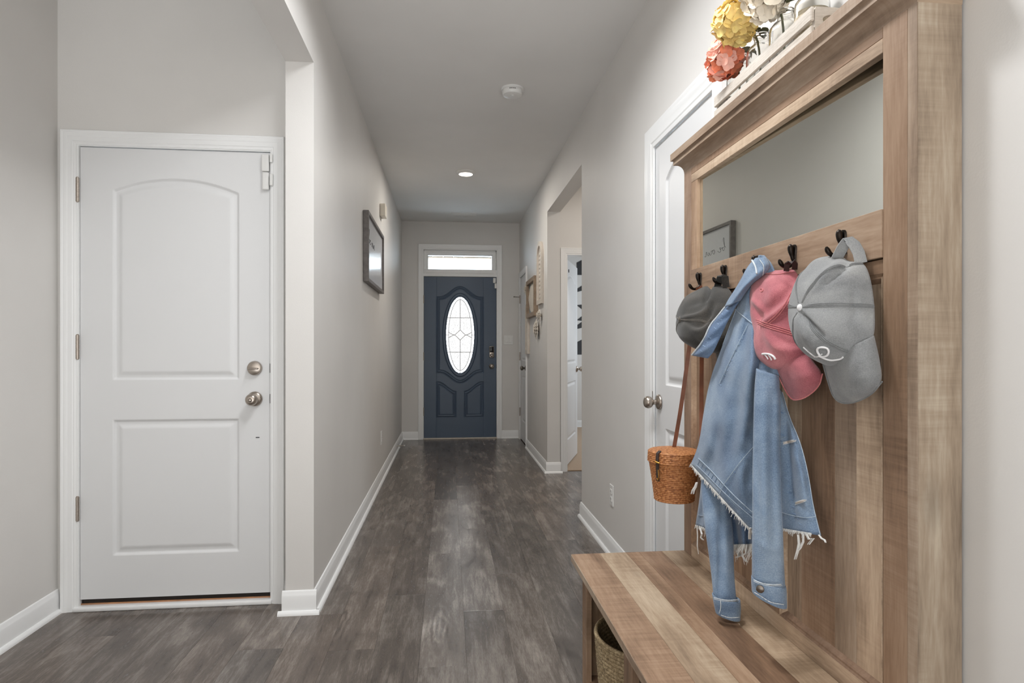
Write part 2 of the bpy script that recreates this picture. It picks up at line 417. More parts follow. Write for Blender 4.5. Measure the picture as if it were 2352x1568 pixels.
M['stone'] = plain('grey lintel block', (58, 59, 58), 0.9, var=0.2, vscale=20)
M['lens'] = emis('lamp lens', (255, 244, 228), 9.0)

def weave_mat(name, lo, mid, hi, s_along, s_up):
    m, nt, b = new_mat(name); L = nt.links
    tc = nd(nt, 'ShaderNodeTexCoord')
    n = nd(nt, 'ShaderNodeTexNoise'); n.inputs['Scale'].default_value = 150; n.inputs['Detail'].default_value = 4
    L.new(tc.outputs['Object'], n.inputs['Vector'])
    r = ramp(nt, [(0.32, lin(lo)), (0.5, lin(mid)), (0.7, lin(hi))]); L.new(n.outputs['Fac'], r.inputs[0])
    L.new(r.outputs[0], b.inputs['Base Color']); b.inputs['Roughness'].default_value = 0.55
    return m
M['rattan'] = weave_mat('honey rattan', (132, 78, 40), (176, 114, 66), (206, 148, 96), 1, 1)
M['seagrass'] = weave_mat('seagrass', (112, 94, 66), (150, 130, 98), (184, 164, 130), 1, 1)

def glass_mat(name, rough=0.0, color=(1, 1, 1), ior=1.45):
    m, nt, b = new_mat(name)
    b.inputs['Base Color'].default_value = (*color, 1); b.inputs['Transmission Weight'].default_value = 1.0
    b.inputs['Roughness'].default_value = rough; b.inputs['IOR'].default_value = ior
    return m
M['jarglass'] = glass_mat('clear jar glass', 0.02, (0.96, 0.96, 0.94))
def pane_mat(name):
    m, nt, b = new_mat(name); L = nt.links; nt.nodes.remove(b)
    out = nt.nodes['Material Output']
    tr = nd(nt, 'ShaderNodeBsdfTransparent'); gl = nd(nt, 'ShaderNodeBsdfGlossy'); gl.inputs['Roughness'].default_value = 0.02
    fr = nd(nt, 'ShaderNodeFresnel'); fr.inputs['IOR'].default_value = 1.45
    mx = nd(nt, 'ShaderNodeMixShader'); L.new(fr.outputs[0], mx.inputs[0]); L.new(tr.outputs[0], mx.inputs[1]); L.new(gl.outputs[0], mx.inputs[2])
    L.new(mx.outputs[0], out.inputs[0]); return m
M['pane'] = pane_mat('clear window pane')
def obscure_mat(name, lo_=0.115, hi_=0.19):
    m, nt, b = new_mat(name); L = nt.links; nt.nodes.remove(b)
    out = nt.nodes['Material Output']
    tc = nd(nt, 'ShaderNodeTexCoord')
    v = nd(nt, 'ShaderNodeTexVoronoi'); v.inputs['Scale'].default_value = 130; L.new(tc.outputs['Object'], v.inputs['Vector'])
    n = nd(nt, 'ShaderNodeTexNoise'); n.inputs['Scale'].default_value = 90; n.inputs['Detail'].default_value = 2; L.new(tc.outputs['Object'], n.inputs['Vector'])
    r = ramp(nt, [(0.36, (lo_ * 1.22, lo_ * 1.0, lo_ * 0.86)), (0.52, (hi_ * 1.22, hi_ * 1.0, hi_ * 0.86))]); L.new(n.outputs['Fac'], r.inputs[0])
    tl = nd(nt, 'ShaderNodeBsdfTranslucent'); L.new(r.outputs[0], tl.inputs[0])
    tr = nd(nt, 'ShaderNodeBsdfTransparent'); L.new(r.outputs[0], tr.inputs[0])
    gl = nd(nt, 'ShaderNodeBsdfGlossy'); gl.inputs['Roughness'].default_value = 0.2
    bp = nd(nt, 'ShaderNodeBump'); bp.inputs['Distance'].default_value = 0.002; L.new(v.outputs['Distance'], bp.inputs['Height'])
    L.new(bp.outputs[0], gl.inputs['Normal'])
    m1 = nd(nt, 'ShaderNodeMixShader'); m1.inputs[0].default_value = 0.55; L.new(tl.outputs[0], m1.inputs[1]); L.new(tr.outputs[0], m1.inputs[2])
    m2 = nd(nt, 'ShaderNodeMixShader'); m2.inputs[0].default_value = 0.05; L.new(m1.outputs[0], m2.inputs[1]); L.new(gl.outputs[0], m2.inputs[2])
    L.new(m2.outputs[0], out.inputs[0]); return m
M['obscure'] = obscure_mat('textured door glass')
M['bevelglass'] = obscure_mat('bevelled border glass', 0.24, 0.25)

# ------------------------------------------------------------------ room shell
XL, XR, YF, CEIL = -0.585, 0.908, 7.83, 2.755
XA = -1.704            # side wall of the garage-door alcove
YD = 2.88              # wall of the garage door
YE = 2.755             # end of the hall's left wall
SOF = 2.402            # underside of the headers
OP0, OP1 = 4.13, 5.60  # opening in the right wall
YB = -4.2

def wallmesh(name, boxes, mat, label, cat='wall'):
    bm = bmesh.new()
    for q in boxes: bm_box(bm, *q)
    o = bm_obj(name, bm, mat); tag(o, label, cat, kind='structure'); return o

fl = box('floor', XA - 0.12, 3.6, YB - 0.2, YF + 0.05, -0.08, -0.004, M['gap'])
tag(fl, 'dark grey-brown wood plank floor running down the hall', 'floor', kind='structure')
# planks: 7 inch wide, 48 inch long
PW = 0.1745; PL = 1.232
cols0 = -0.108
def lay(ix, y0, y1, phase):
    x0 = cols0 + ix * PW
    y = y0 - ((y0 - phase) % PL)
    while y < y1:
        a, b = max(y, y0), min(y + PL, y1)
        if b - a > 0.02:
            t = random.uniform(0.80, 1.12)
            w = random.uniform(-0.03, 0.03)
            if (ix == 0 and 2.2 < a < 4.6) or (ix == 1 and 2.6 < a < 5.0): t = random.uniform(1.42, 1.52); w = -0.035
            xa, xb = max(x0, XA), min(x0 + PW, lim)
            if xb - xa > 0.01:
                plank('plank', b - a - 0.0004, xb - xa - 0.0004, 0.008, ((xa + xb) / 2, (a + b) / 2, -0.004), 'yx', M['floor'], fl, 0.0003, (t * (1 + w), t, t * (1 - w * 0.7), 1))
        y += PL
phases = {0: 2.24, 1: 2.70, -1: 2.905, -2: 2.40, 2: 3.13, 3: 2.02, -3: 2.73}
for ix in range(-10, 13):
    x0 = cols0 + ix * PW
    ph = phases.get(ix, random.uniform(0, PL))
    if x0 + PW <= XL - 0.12:            # alcove side: only as far as the garage door
        lim = XL; lay(ix, -0.6, YD, ph)
    elif x0 < XR:
        lim = XR if x0 + PW < XR + PW else XR
        lay(ix, -0.6 if x0 < 0.5 else 0.2, YF, ph)
        if x0 + PW > XR:
            lim = x0 + PW; lay_x = x0
    if x0 + PW > XR and x0 < 2.1:      # vestibule behind the opening
        lim = 2.3
        if x0 < XR:
            for a, b in ((OP0, 4.9), (4.9, 5.66)):
                plank('plank', b - a - 0.0008, x0 + PW - XR - 0.0008, 0.008, ((XR + x0 + PW) / 2, (a + b) / 2, -0.004), 'yx', M['floor'], fl, 0.0003)
        else: lay(ix, OP0, 5.66, ph)

o = box('ceiling', XA - 0.12, 3.6, YB - 0.2, 9.4, CEIL, CEIL + 0.08, M['ceiling'])
tag(o, 'plain matte off-white ceiling over the hall', 'ceiling', kind='structure')

wallmesh('wall_left', [(XL - 0.12, XL, YE, YF + 0.12, 0, CEIL), (XL - 0.12, XL, YB, YE, SOF, CEIL)], M['wall'],
         'long greige left hall wall with the header over the alcove opening')
DX0, DX1, DZ0, DZ1 = -1.613, -0.805, 0.047, 2.04      # garage door slab
wallmesh('wall_alcove', [(XA - 0.12, DX0 - 0.012, YD, YD + 0.12, 0, CEIL), (DX1 + 0.012, XL - 0.12, YD, YD + 0.12, 0, CEIL),
                         (DX0 - 0.012, DX1 + 0.012, YD, YD + 0.12, DZ1 + 0.012, CEIL)], M['wall'],
         'greige alcove wall above and around the white arched-panel door')
wallmesh('wall_side', [(XA - 0.12, XA, YB, YD, 0, CEIL)], M['wall'], 'greige side wall at the far left edge beside the white door')
FX0, FX1, FZ0, FZ1 = -0.307, 0.609, 0.018, 2.058      # front door slab
TZ0, TZ1 = 2.09, 2.41                                  # transom hole
wallmesh('wall_far', [(XL - 0.12, FX0 - 0.03, YF, YF + 0.14, 0, CEIL), (FX1 + 0.03, XR + 0.12, YF, YF + 0.14, 0, CEIL),
                      (FX0 - 0.03, FX1 + 0.03, YF, YF + 0.14, TZ1, CEIL), (FX0 - 0.03, FX1 + 0.03, YF, YF + 0.14, FZ1 + 0.006, TZ0)], M['wall'],
         'grey end wall of the hall around the navy front door')
CY0, CY1 = 7.11, 7.72      # closet door slab
HY0, HY1 = 2.021, 2.632    # door behind the hall tree
wallmesh('wall_right', [(XR, XR + 0.12, YB, HY0 - 0.01, 0, CEIL), (XR, XR + 0.12, HY0 - 0.01, HY1 + 0.01, 2.055, CEIL), (XR, XR + 0.12, HY1 + 0.01, OP0, 0, CEIL),
                        (XR, XR + 0.12, OP0, OP1, SOF + 0.012, CEIL), (XR, XR + 0.12, OP1, CY0 - 0.01, 0, CEIL),
                        (XR, XR + 0.12, CY0 - 0.01, CY1 + 0.01, 2.055, CEIL), (XR, XR + 0.12, CY1 + 0.01, YF, 0, CEIL)], M['wall'],
         'greige right hall wall with the wide opening and header')
BX0, BX1 = 1.105, 1.96     # bedroom door opening
YV = 5.66
wallmesh('wall_vestibule', [(XR + 0.12, BX0 - 0.006, YV, YV + 0.12, 0, CEIL), (BX1, 3.6, YV, YV + 0.12, 0, CEIL), (BX0 - 0.006, BX1, YV, YV + 0.12, 2.035, CEIL),
                            (2.3, 2.42, OP0 - 0.12, YV, 0, CEIL), (XR + 0.12, 2.42, OP0 - 0.12, OP0, 0, CEIL)], M['wall'],
         'warm beige vestibule wall above the open bedroom door')
wallmesh('wall_bedroom', [(XR + 0.12, 3.6, 8.8, 8.92, 0, CEIL), (3.48, 3.6, YV + 0.12, 8.8, 0, CEIL), (XR + 0.12, XR + 0.14, YV + 0.12, 8.8, 0, CEIL)], M['wall'],
         'pale bedroom wall glimpsed past the open bedroom door')
o = box('floor_bedroom', XR + 0.14, 3.48, YV + 0.03, 8.8, -0.02, 0.006, M['carpet'])
tag(o, 'tan carpet floor of the bedroom beyond the open door', 'carpet', kind='structure')
wallmesh('wall_back', [(XA - 0.12, XR + 0.12, YB - 0.12, YB, 0, CEIL)], M['wall'], 'living room wall behind the photographer')
# closets behind the closed doors are dark
# porch
pb = empty('porch', (0.15, 9.0, 0), 'covered front porch with block lintel seen through the transom', 'porch', kind='structure')
box('porch_slab', -4.0, 4.3, YF + 0.14, 9.75, -0.2, -0.03, M['concrete'], pb)
box('porch_ceiling', -4.0, 4.3, YF + 0.14, 9.75, 2.72, 2.78, M['concrete'], pb)
box('lintel_lip', -1.2, 1.36, 9.46, 9.72, 2.535, 2.552, M['framewood'], pb)
for i in range(16):
    x = -1.2 + i * 0.16
    box('block', x + 0.004, x + 0.156, 9.5, 9.7, 2.556, 2.72, M['stone'], pb, 0.004)

# baseboards and shoe moulding
def sweep(name, prof, p0, p1, n, mat, parent=None):
    """extrude (out, up) profile from p0 to p1 (ground points), out along n"""
    p0 = Vector((*p0, 0)); p1 = Vector((*p1, 0)); n = Vector((*n, 0))
    V = [p + n * a + Vector((0, 0, h)) for p in (p0, p1) for a, h in prof]
    m = len(prof); F = [(i, (i + 1) % m, m + (i + 1) % m, m + i) for i in range(m)] + [tuple(range(m))[::-1], tuple(range(m, 2 * m))]
    o = mesh_obj(name, V, F, mat, parent, smooth=True, autos=0.5)
    return o
BPROF = [(0, 0), (0.013, 0), (0.013, 0.074), (0.0115, 0.079), (0.011, 0.083), (0.0085, 0.087), (0.0075, 0.094), (0.005, 0.099), (0, 0.101)]
SPROF = [(0.013, 0), (0.028, 0), (0.0275, 0.006), (0.025, 0.012), (0.020, 0.0165), (0.013, 0.018)]
def baseboard(name, p0, p1, n, label):
    o = sweep(name, BPROF, p0, p1, n, M['white']); tag(o, label, 'baseboard', kind='structure')
    d = (Vector(p1) - Vector(p0)).normalized()
    sweep('shoe_moulding', SPROF, p0, p1, n, M['white'], o)
    return o
b_ = baseboard('baseboard_left', (XL, YE), (XL, YF), (1, 0), 'white baseboard along the left hall wall')
sweep('baseboard_return', BPROF, (XL - 0.133, YE), (XL + 0.013, YE), (0, -1), M['white'], b_)
sweep('shoe_moulding', SPROF, (XL - 0.148, YE), (XL + 0.028, YE), (0, -1), M['white'], b_)
baseboard('baseboard_side', (XA, -1.0), (XA, YD), (1, 0), 'white baseboard at the foot of the far left side wall')
baseboard('baseboard_alcove', (DX1 + 0.062, YD), (XL - 0.12, YD), (0, -1), 'sliver of white baseboard between the white door and the wall end')
b_ = baseboard('baseboard_far', (XL, YF), (FX0 - 0.072, YF), (0, -1), 'short white baseboards either side of the navy front door')
sweep('baseboard_piece', BPROF, (FX1 + 0.066, YF), (XR, YF), (0, -1), M['white'], b_); sweep('shoe_moulding', SPROF, (FX1 + 0.066, YF), (XR, YF), (0, -1), M['white'], b_)
baseboard('baseboard_right', (XR, HY1 + 0.11), (XR, OP0 + 0.013), (-1, 0), 'white baseboard between the right-hand door and the opening')
b_ = baseboard('baseboard_opening', (XR, OP1), (XR, CY0 - 0.065), (-1, 0), 'white baseboard wrapping the wall end beyond the opening')
sweep('baseboard_return', BPROF, (XR - 0.013, OP1), (XR + 0.125, OP1), (0, -1), M['white'], b_)
sweep('shoe_moulding', SPROF, (XR - 0.028, OP1), (XR + 0.14, OP1), (0, -1), M['white'], b_)
baseboard('baseboard_near', (XR, -1.0), (XR, 0.99), (-1, 0), 'white baseboard right of the hall tree, low on the right wall')
baseboard('baseboard_bedroom', (XR + 0.14, 8.8), (3.48, 8.8), (0, -1), 'white baseboard on the bedroom wall past the open door')

# casings -------------------------------------------------------------
CPROF = [(-0.004, 0.0), (-0.004, 0.009), (0.004, 0.011), (0.008, 0.0105), (0.012, 0.013), (0.030, 0.0145), (0.034, 0.0165), (0.042, 0.0175), (0.048, 0.0175), (0.052, 0.019), (0.058, 0.019), (0.060, 0.0165), (0.060, 0)]
def casing(name, a0, a1, zt, Mf, parent, zb=0.0, w=0.060, prof=None, mat=None):
    P = [(o * w / 0.060, h) for o, h in (prof or CPROF)]
    V = []; m = len(P)
    for k in range(4):
        for o_, h in P:
            q = [(a0 - o_, zb), (a0 - o_, zt + o_), (a1 + o_, zt + o_), (a1 + o_, zb)][k]
            V.append(Mf(q[0], q[1], h))
    F = []
    for k in range(3):
        for i in range(m - 1): F.append((k * m + i, k * m + i + 1, (k + 1) * m + i + 1, (k + 1) * m + i))
    F.append(tuple(range(m))); F.append(tuple(range(3 * m, 4 * m))[::-1])
    o = mesh_obj(name, V, F, mat or M['white'], parent, smooth=True, autos=0.35)
    bm = bmesh.new(); bm.from_mesh(o.data); bmesh.ops.recalc_face_normals(bm, faces=bm.faces); bm.to_mesh(o.data); bm.free()
    o.data.set_sharp_from_angle(angle=0.35)
    return o
def faceY(Y): return lambda a, z, h: Vector((a, Y - h, z))       # wall looking at the camera
def faceX(X): return lambda a, z, h: Vector((X - h, a, z))       # right wall, looking left

# moulded door slabs ---------------------------------------------------
def sst(x): x = np.clip(x, 0, 1); return x * x * (3 - 2 * x)
def two_panel_profile(d):
    h = np.zeros_like(d)
    h = np.where(d > 0, -0.0095 * sst(d / 0.012), h)
    h = np.where(d > 0.012, -0.0095 + 0.0012 * sst((d - 0.012) / 0.003), h)
    h = np.where(d > 0.018, -0.0083 + 0.0068 * sst((d - 0.018) / 0.024), h)
    return np.where(d > 0.042, -0.0015, h)
def rect_arch(a0, a1, zb, zs, za):
    c, hw = (a0 + a1) / 2, (a1 - a0) / 2
    def sd(A, Z):
        x = np.clip((A - c) / hw, -1.2, 1.2)
        rise = za - zs
        if rise > 0:
            R = (hw * hw + rise * rise) / (2 * rise); xx = (A - c)
            r = np.sqrt(xx ** 2 + np.maximum(Z - (za - R), 0) ** 2); top = np.where(Z > za - R - 0.0, R - r, 9.0)
        else: top = zs - Z
        return np.minimum(np.minimum(A - a0, a1 - A), np.minimum(Z - zb, top))
    return sd
def slab_obj(root, a0, a1, z0, z1, T, Mf, height, panels, mat, step, hole=None, setback=0.0, name='slab'):
    na = int((a1 - a0) / step) + 1; nz = int((z1 - z0) / step) + 1
    A, Z = np.meshgrid(np.linspace(a0, a1, na), np.linspace(z0, z1, nz))
    Hh = height(A, Z)
    # sample position -> world
    o0 = Mf(0, 0, 0); ea = Mf(1, 0, 0) - o0; ez = Mf(0, 1, 0) - o0; eh = Mf(0, 0, 1) - o0
    P = np.array(o0)[None, None] + A[..., None] * np.array(ea) + Z[..., None] * np.array(ez) + (Hh - setback)[..., None] * np.array(eh)
    P = P.reshape(-1, 3)
    I = np.arange(na * nz).reshape(nz, na)
    Q = np.stack([I[:-1, :-1], I[:-1, 1:], I[1:, 1:], I[1:, :-1]], -1).reshape(-1, 4)
    ac = 0.25 * (A[:-1, :-1] + A[:-1, 1:] + A[1:, 1:] + A[1:, :-1]).reshape(-1); zc = 0.25 * (Z[:-1, :-1] + Z[:-1, 1:] + Z[1:, 1:] + Z[1:, :-1]).reshape(-1)
    if Vector(ea).cross(Vector(ez)).dot(Vector(eh)) < 0: Q = Q[:, ::-1]
    part = np.zeros(len(Q), int)
    if hole is not None: part[hole(ac, zc)] = -1
    for i, (nm, sd) in enumerate(panels): part[(sd(ac, zc) > 0) & (part >= 0)] = i + 1
    obs = []
    for i in range(len(panels) + 1):
        q = Q[part == i]
        if not len(q): continue
        used, inv = np.unique(q, return_inverse=True); inv = inv.reshape(q.shape)
        me = bpy.data.meshes.new('panel' if i else name)
        me.from_pydata(P[used].tolist(), [], inv.tolist()); me.update()
        ob = link_mesh(panels[i - 1][0] if i else name, me, mat, root, smooth=True)
        obs.append(ob)
    # body behind the moulded skin
    bm = bmesh.new()
    c = [Mf(a, z, -setback + h) for a in (a0, a1) for z in (z0, z1) for h in (-T, -0.012)]
    lo = [min(p[k] for p in c) for k in range(3)]; hi = [max(p[k] for p in c) for k in range(3)]
    if hole is None:
        V = c; F = [(0, 1, 3, 2), (4, 6, 7, 5), (0, 4, 5, 1), (2, 3, 7, 6), (0, 2, 6, 4), (1, 5, 7, 3)]
        mesh_obj('core', V, F, mat, root)
    bm.free()
    # edge strips joining the skin to the core
    e = []
    for (pa, pz, qa, qz) in ((a0, z0, a1, z0), (a1, z0, a1, z1), (a1, z1, a0, z1), (a0, z1, a0, z0)):
        n = len(e); e += [Mf(pa, pz, -setback), Mf(qa, qz, -setback), Mf(qa, qz, -setback - T), Mf(pa, pz, -setback - T)]
    mesh_obj('edge', e, [(4 * k, 4 * k + 1, 4 * k + 2, 4 * k + 3) for k in range(4)], mat, root)
    return obs
KNOB = [(0.0335, 0), (0.0335, 0.003), (0.031, 0.0075), (0.026, 0.011), (0.016, 0.0135), (0.0115, 0.017), (0.0105, 0.024), (0.012, 0.029), (0.018, 0.0325), (0.0235, 0.038), (0.0265, 0.046), (0.0265, 0.052), (0.0235, 0.060), (0.018, 0.0655), (0.012, 0.0675), (0.0, 0.068)]
def knob(root, c, axis, mat, button=False, name='knob'):
    k = lathe(name, KNOB, mat, root, 36, c, axis)
    d = {'-y': Vector((0, -1, 0)), '-x': Vector((-1, 0, 0)), 'x': Vector((1, 0, 0))}[axis]; c = Vector(c)
    if button:
        lathe('turn_button', [(0.0088, 0), (0.0088, 0.004), (0.0075, 0.0045), (0.0075, 0.002), (0.005, 0.0085), (0, 0.0095)], M['nickel'], k, 20, c + d * 0.0665, axis)
        tube('screw_hole', [c + d * 0.0085 + Vector((0.0245, 0, 0.006)), c + d * 0.0104 + Vector((0.0245, 0, 0.006))], 0.003, M['gap'], k, 10)
    return k
def hinge(root, p0, r, L, mat, leaf=None, knuckles=5):
    """barrel of knuckles at p0 (lower end)"""
    ob = []
    for i in range(knuckles):
        z = p0[2] + L * i / knuckles
        ob.append(lathe_data([(r, 0.0006), (r, L / knuckles - 0.0006)], 12, (p0[0], p0[1], z)))
    ob.append(lathe_data([(r * 0.55, -0.003), (r * 0.75, -0.0015), (r * 0.8, L + 0.0015), (r * 0.5, L + 0.004)], 10, p0))
    h = multi('hinge', ob, mat, root, autos=0.6)
    if leaf: box('hinge_leaf', *leaf, M['nickel'], h, 0.0006)
    return h

# door_1: white garage door on the left
d1 = empty('door_1', ((DX0 + DX1) / 2, YD, 0), 'white two-panel arched door at left with deadbolt and round knob', 'door', kind='structure')
Mf = faceY(YD)
casing('casing', DX0 - 0.014, DX1 + 0.008, DZ1 + 0.012, Mf, d1, 0.0, 0.058)
for q in ((DX0 - 0.024, DX0 - 0.002, YD - 0.006, YD + 0.12, 0.0, DZ1 + 0.024), (DX1 + 0.004, DX1 + 0.016, YD - 0.006, YD + 0.12, 0.0, DZ1 + 0.024), (DX0 - 0.0235, DX1 + 0.0155, YD - 0.0055, YD + 0.12, DZ1 + 0.003, DZ1 + 0.024)):
    box('jamb', *q, M['white'], d1)
p1 = rect_arch(-1.478, -0.940, 1.012, 1.855, 1.913); p2 = rect_arch(-1.478, -0.940, 0.236, 0.838, 0.838)
slab_obj(d1, DX0, DX1, DZ0, DZ1, 0.042, Mf, lambda A, Z: two_panel_profile(np.maximum(p1(A, Z), p2(A, Z))), [('panel', p1), ('panel', p2)], M['doorwhite'], 0.0036, setback=0.004)
box('sill', DX0 - 0.02, DX1 + 0.012, YD - 0.02, YD + 0.02, 0, 0.020, M['white'], d1, 0.005, 2)
box('sill_board', DX0 - 0.01, DX1 + 0.01, YD + 0.012, YD + 0.10, 0, 0.026, M['threshold'], d1)
box('door_sweep', DX0, DX1, YD + 0.016, YD + 0.026, 0.02, 0.06, M['gap'], d1)
for z in (0.40, 1.11, 1.80): hinge(d1, (DX0 - 0.006, YD - 0.006, z - 0.003), 0.0072, 0.105, M['nickel'])
knob(d1, (-0.871, YD + 0.0, 0.925), '-y', M['nickel'], True)
db = lathe('deadbolt', [(0.0325, 0), (0.0325, 0.006), (0.029, 0.014), (0.022, 0.017), (0.008, 0.0185), (0, 0.0187)], M['nickel'], d1, 36, (-0.871, YD, 1.064), '-y')
bm = bmesh.new(); bm_box(bm, -0.893, -0.849, YD - 0.034, YD - 0.018, 1.0585, 1.0665, 0.0035, 3); bm_obj('thumb_turn', bm, M['nickel'], db, True, 0.8)
for z in (0.905, 1.043): box('strike_gap', DX1 + 0.0005, DX1 + 0.0035, YD - 0.005, YD + 0.02, z, z + 0.042, M['gap'], d1)
s_ = box('contact_sensor', -0.838, -0.806, YD - 0.016, YD + 0.002, 1.952, 2.028, M['plastic'], d1, 0.004, 3)
box('contact_sensor', -0.836, -0.806, YD - 0.017, YD + 0.002, 1.868, 1.949, M['plastic'], d1, 0.007, 3)
box('contact_magnet', -0.800, -0.788, YD - 0.026, YD - 0.012, 1.99, 2.028, M['plastic'], d1, 0.003, 2)
box('contact_magnet', -0.800, -0.786, YD - 0.028, YD - 0.012, 1.885, 1.938, M['plastic'], d1, 0.004, 2)
box('scuff_mark', -0.868, -0.852, YD + 0.0025, YD + 0.0042, 0.748, 0.752, M['ink'], d1)

# door_2: navy front door
d2 = empty('door_2', ((FX0 + FX1) / 2, YF, 0), 'navy blue front door with oval leaded glass at the end of the hall', 'door', kind='structure')
Mf = faceY(YF)
casing('casing', FX0 - 0.008, FX1 + 0.008, 2.405, Mf, d2, 0.0, 0.064)
for q in ((FX0 - 0.03, FX0 - 0.004, YF - 0.004, YF + 0.13, 0, 2.41), (FX1 + 0.004, FX1 + 0.03, YF - 0.004, YF + 0.13, 0, 2.41), (FX0 - 0.03, FX1 + 0.03, YF - 0.008, YF + 0.13, FZ1 + 0.004, FZ1 + 0.04)):
    box('jamb', *q, M['white'], d2, 0.003)
box('sill', FX0 - 0.01, FX1 + 0.01, YF - 0.015, YF + 0.08, 0, 0.016, M['artlight'], d2, 0.003)
CX2, CZ2, GA, GB = 0.1485, 1.321, 0.181, 0.487
def ell(A, Z, a, b):
    x, z = (A - CX2), (Z - CZ2); e = np.sqrt((x / a) ** 2 + (z / b) ** 2) + 1e-9
    g = np.sqrt((x / a ** 2) ** 2 + (z / b ** 2) ** 2) / e + 1e-9
    return (1 - e) / g
PX0, PX1 = -0.153, 0.449
def ogee_sd(A, Z):
    x = np.abs(A - CX2) / ((PX1 - PX0) / 2)
    bump = np.where(x < 0.86, 0.5 * (1 + np.cos(math.pi * np.clip(x / 0.86, 0, 1))), 0)
    slope = np.where(x < 0.86, -0.5 * math.pi / 0.86 * np.sin(math.pi * np.clip(x / 0.86, 0, 1)), 0) / ((PX1 - PX0) / 2)
    t = (1.808 + 0.133 * bump - Z) / np.sqrt(1 + (0.133 * slope) ** 2)
    b = (Z - (0.836 - 0.133 * bump)) / np.sqrt(1 + (0.133 * slope) ** 2)
    return np.minimum(np.minimum(A - PX0, PX1 - A), np.minimum(t, b))
def low_panel(sgn):
    a0, a1 = (PX0, 0.098) if sgn < 0 else (0.199, PX1)
    def sd(A, Z):
        s = np.clip((A - a0) / (a1 - a0), 0, 1); s = s if sgn > 0 else 1 - s      # s=1 at the outer, high side
        top = 0.607 + 0.122 * sst(s * 1.12 - 0.02)
        return np.minimum(np.minimum(A - a0, a1 - A), np.minimum(Z - 0.271, (top - Z) * 0.80))
    return sd
lpL, lpR = low_panel(-1), low_panel(1)
def groove_profile(d):
    h = np.zeros_like(d)
    h = np.where((d > 0) & (d < 0.016), -0.009 * np.sin(math.pi * np.clip(d / 0.016, 0, 1)) ** 0.8, h)
    h = np.where((d >= 0.016) & (d < 0.028), 0.003 * np.sin(math.pi * np.clip((d - 0.016) / 0.012, 0, 1)), h)
    h = np.where((d >= 0.028) & (d < 0.042), -0.007 * np.sin(math.pi * np.clip((d - 0.028) / 0.014, 0, 1)), h)
    return h
def navy_height(A, Z):
    h = groove_profile(ogee_sd(A, Z)) + groove_profile(lpL(A, Z)) + groove_profile(lpR(A, Z))
    d = ell(A, Z, 0.226, 0.533)
    h = h + np.where(d > 0, 0.011 * sst(d / 0.010), 0)
    dg = ell(A, Z, GA, GB)
    h = h - np.where(dg > -0.014, 0.014 * sst((dg + 0.014) / 0.014), 0)
    v = np.minimum(np.abs(A - PX0 - 0.001), np.abs(A - PX1 + 0.001))
    h = h - 0.0018 * np.exp(-(v / 0.0025) ** 2) * (ogee_sd(A, Z) < 0) * (np.maximum(lpL(A, Z), lpR(A, Z)) < 0)
    return h
ring = lambda A, Z: ell(A, Z, 0.226, 0.533)
slab_obj(d2, FX0, FX1, FZ0, FZ1, 0.044, Mf, navy_height, [('glass_rim', ring), ('panel', ogee_sd), ('panel', lpL), ('panel', lpR)], M['navy'], 0.0042,
         hole=lambda A, Z: ell(A, Z, GA - 0.003, GB - 0.003) > 0, setback=0.004)
for q in ((FX0 - 0.01, FX0 + 0.012, 0.0, FZ1), (FX1 - 0.012, FX1 + 0.01, 0.0, FZ1), (FX0 - 0.01, FX1 + 0.01, FZ1 - 0.012, FZ1 + 0.01), (FX0 - 0.01, FX1 + 0.01, 0.0, FZ0 + 0.012)):
    box('weather_strip', q[0], q[1], YF + 0.049, YF + 0.065, q[2], q[3], M['gap'], d2)
# leaded glass: every pane its own piece
st = 0.0045
na, nz_ = int(2 * GA / st), int(2 * GB / st)
A, Z = np.meshgrid(np.linspace(-GA, GA, na + 1), np.linspace(-GB, GB, nz_ + 1))
I = np.arange((na + 1) * (nz_ + 1)).reshape(nz_ + 1, na + 1)
Q = np.stack([I[:-1, :-1], I[:-1, 1:], I[1:, 1:], I[1:, :-1]], -1).reshape(-1, 4)
ac = (A[:-1, :-1] + st / 2).reshape(-1); zc = (Z[:-1, :-1] + st / 2).reshape(-1)
IA, IB = 0.147, 0.452; ZH = 0.220; DH = 0.0655; DXX = 0.071
e_out = (ac / GA) ** 2 + (zc / GB) ** 2; e_in = (ac / IA) ** 2 + (zc / IB) ** 2
zline = np.where(np.abs(ac) < DXX, DH * (1 - np.abs(ac) / DXX) ** 1.12, -0.0335 * sst((np.abs(ac) - DXX) / (IA - DXX) * 0.8) * 1.12)
reg = np.full(len(Q), -1)
inn = (e_in < 1)
band_ = np.where(zc > ZH, 2, np.where(zc > 0, 1, np.where(zc > -ZH, -1, -2)))
reg = np.where(~inn & (e_out < 1), (band_ + 2) * 2 + (ac > 0), reg)
mid_in = inn & (np.abs(zc) < ZH)
reg = np.where(inn & ~mid_in, 20 + (zc > 0) * 2 + (ac > 0), reg)
dia = mid_in & (np.abs(ac) < DXX) & (np.abs(zc) < zline)
sid = mid_in & (np.abs(ac) >= DXX) & (np.abs(zc) < -zline)
reg = np.where(mid_in, 30 + (zc > 0) * 2 + (ac > 0), reg)
reg = np.where(dia, 40, reg); reg = np.where(sid, 41 + (ac > 0), reg)
gl_ = []
for r_ in sorted(set(reg.tolist())):
    if r_ < 0: continue
    q = Q[reg == r_]; used, inv = np.unique(q, return_inverse=True); inv = inv.reshape(q.shape)
    PV = [Vector((CX2 + A.reshape(-1)[k], YF + 0.024, CZ2 + Z.reshape(-1)[k])) for k in used]
    mesh_obj('glass_pane', PV, [tuple(t) for t in inv.tolist()], M['bevelglass' if r_ < 20 else 'obscure'], d2, smooth=True)
came = []
def cpt(x, z): return (CX2 + x, YF + 0.021, CZ2 + z)
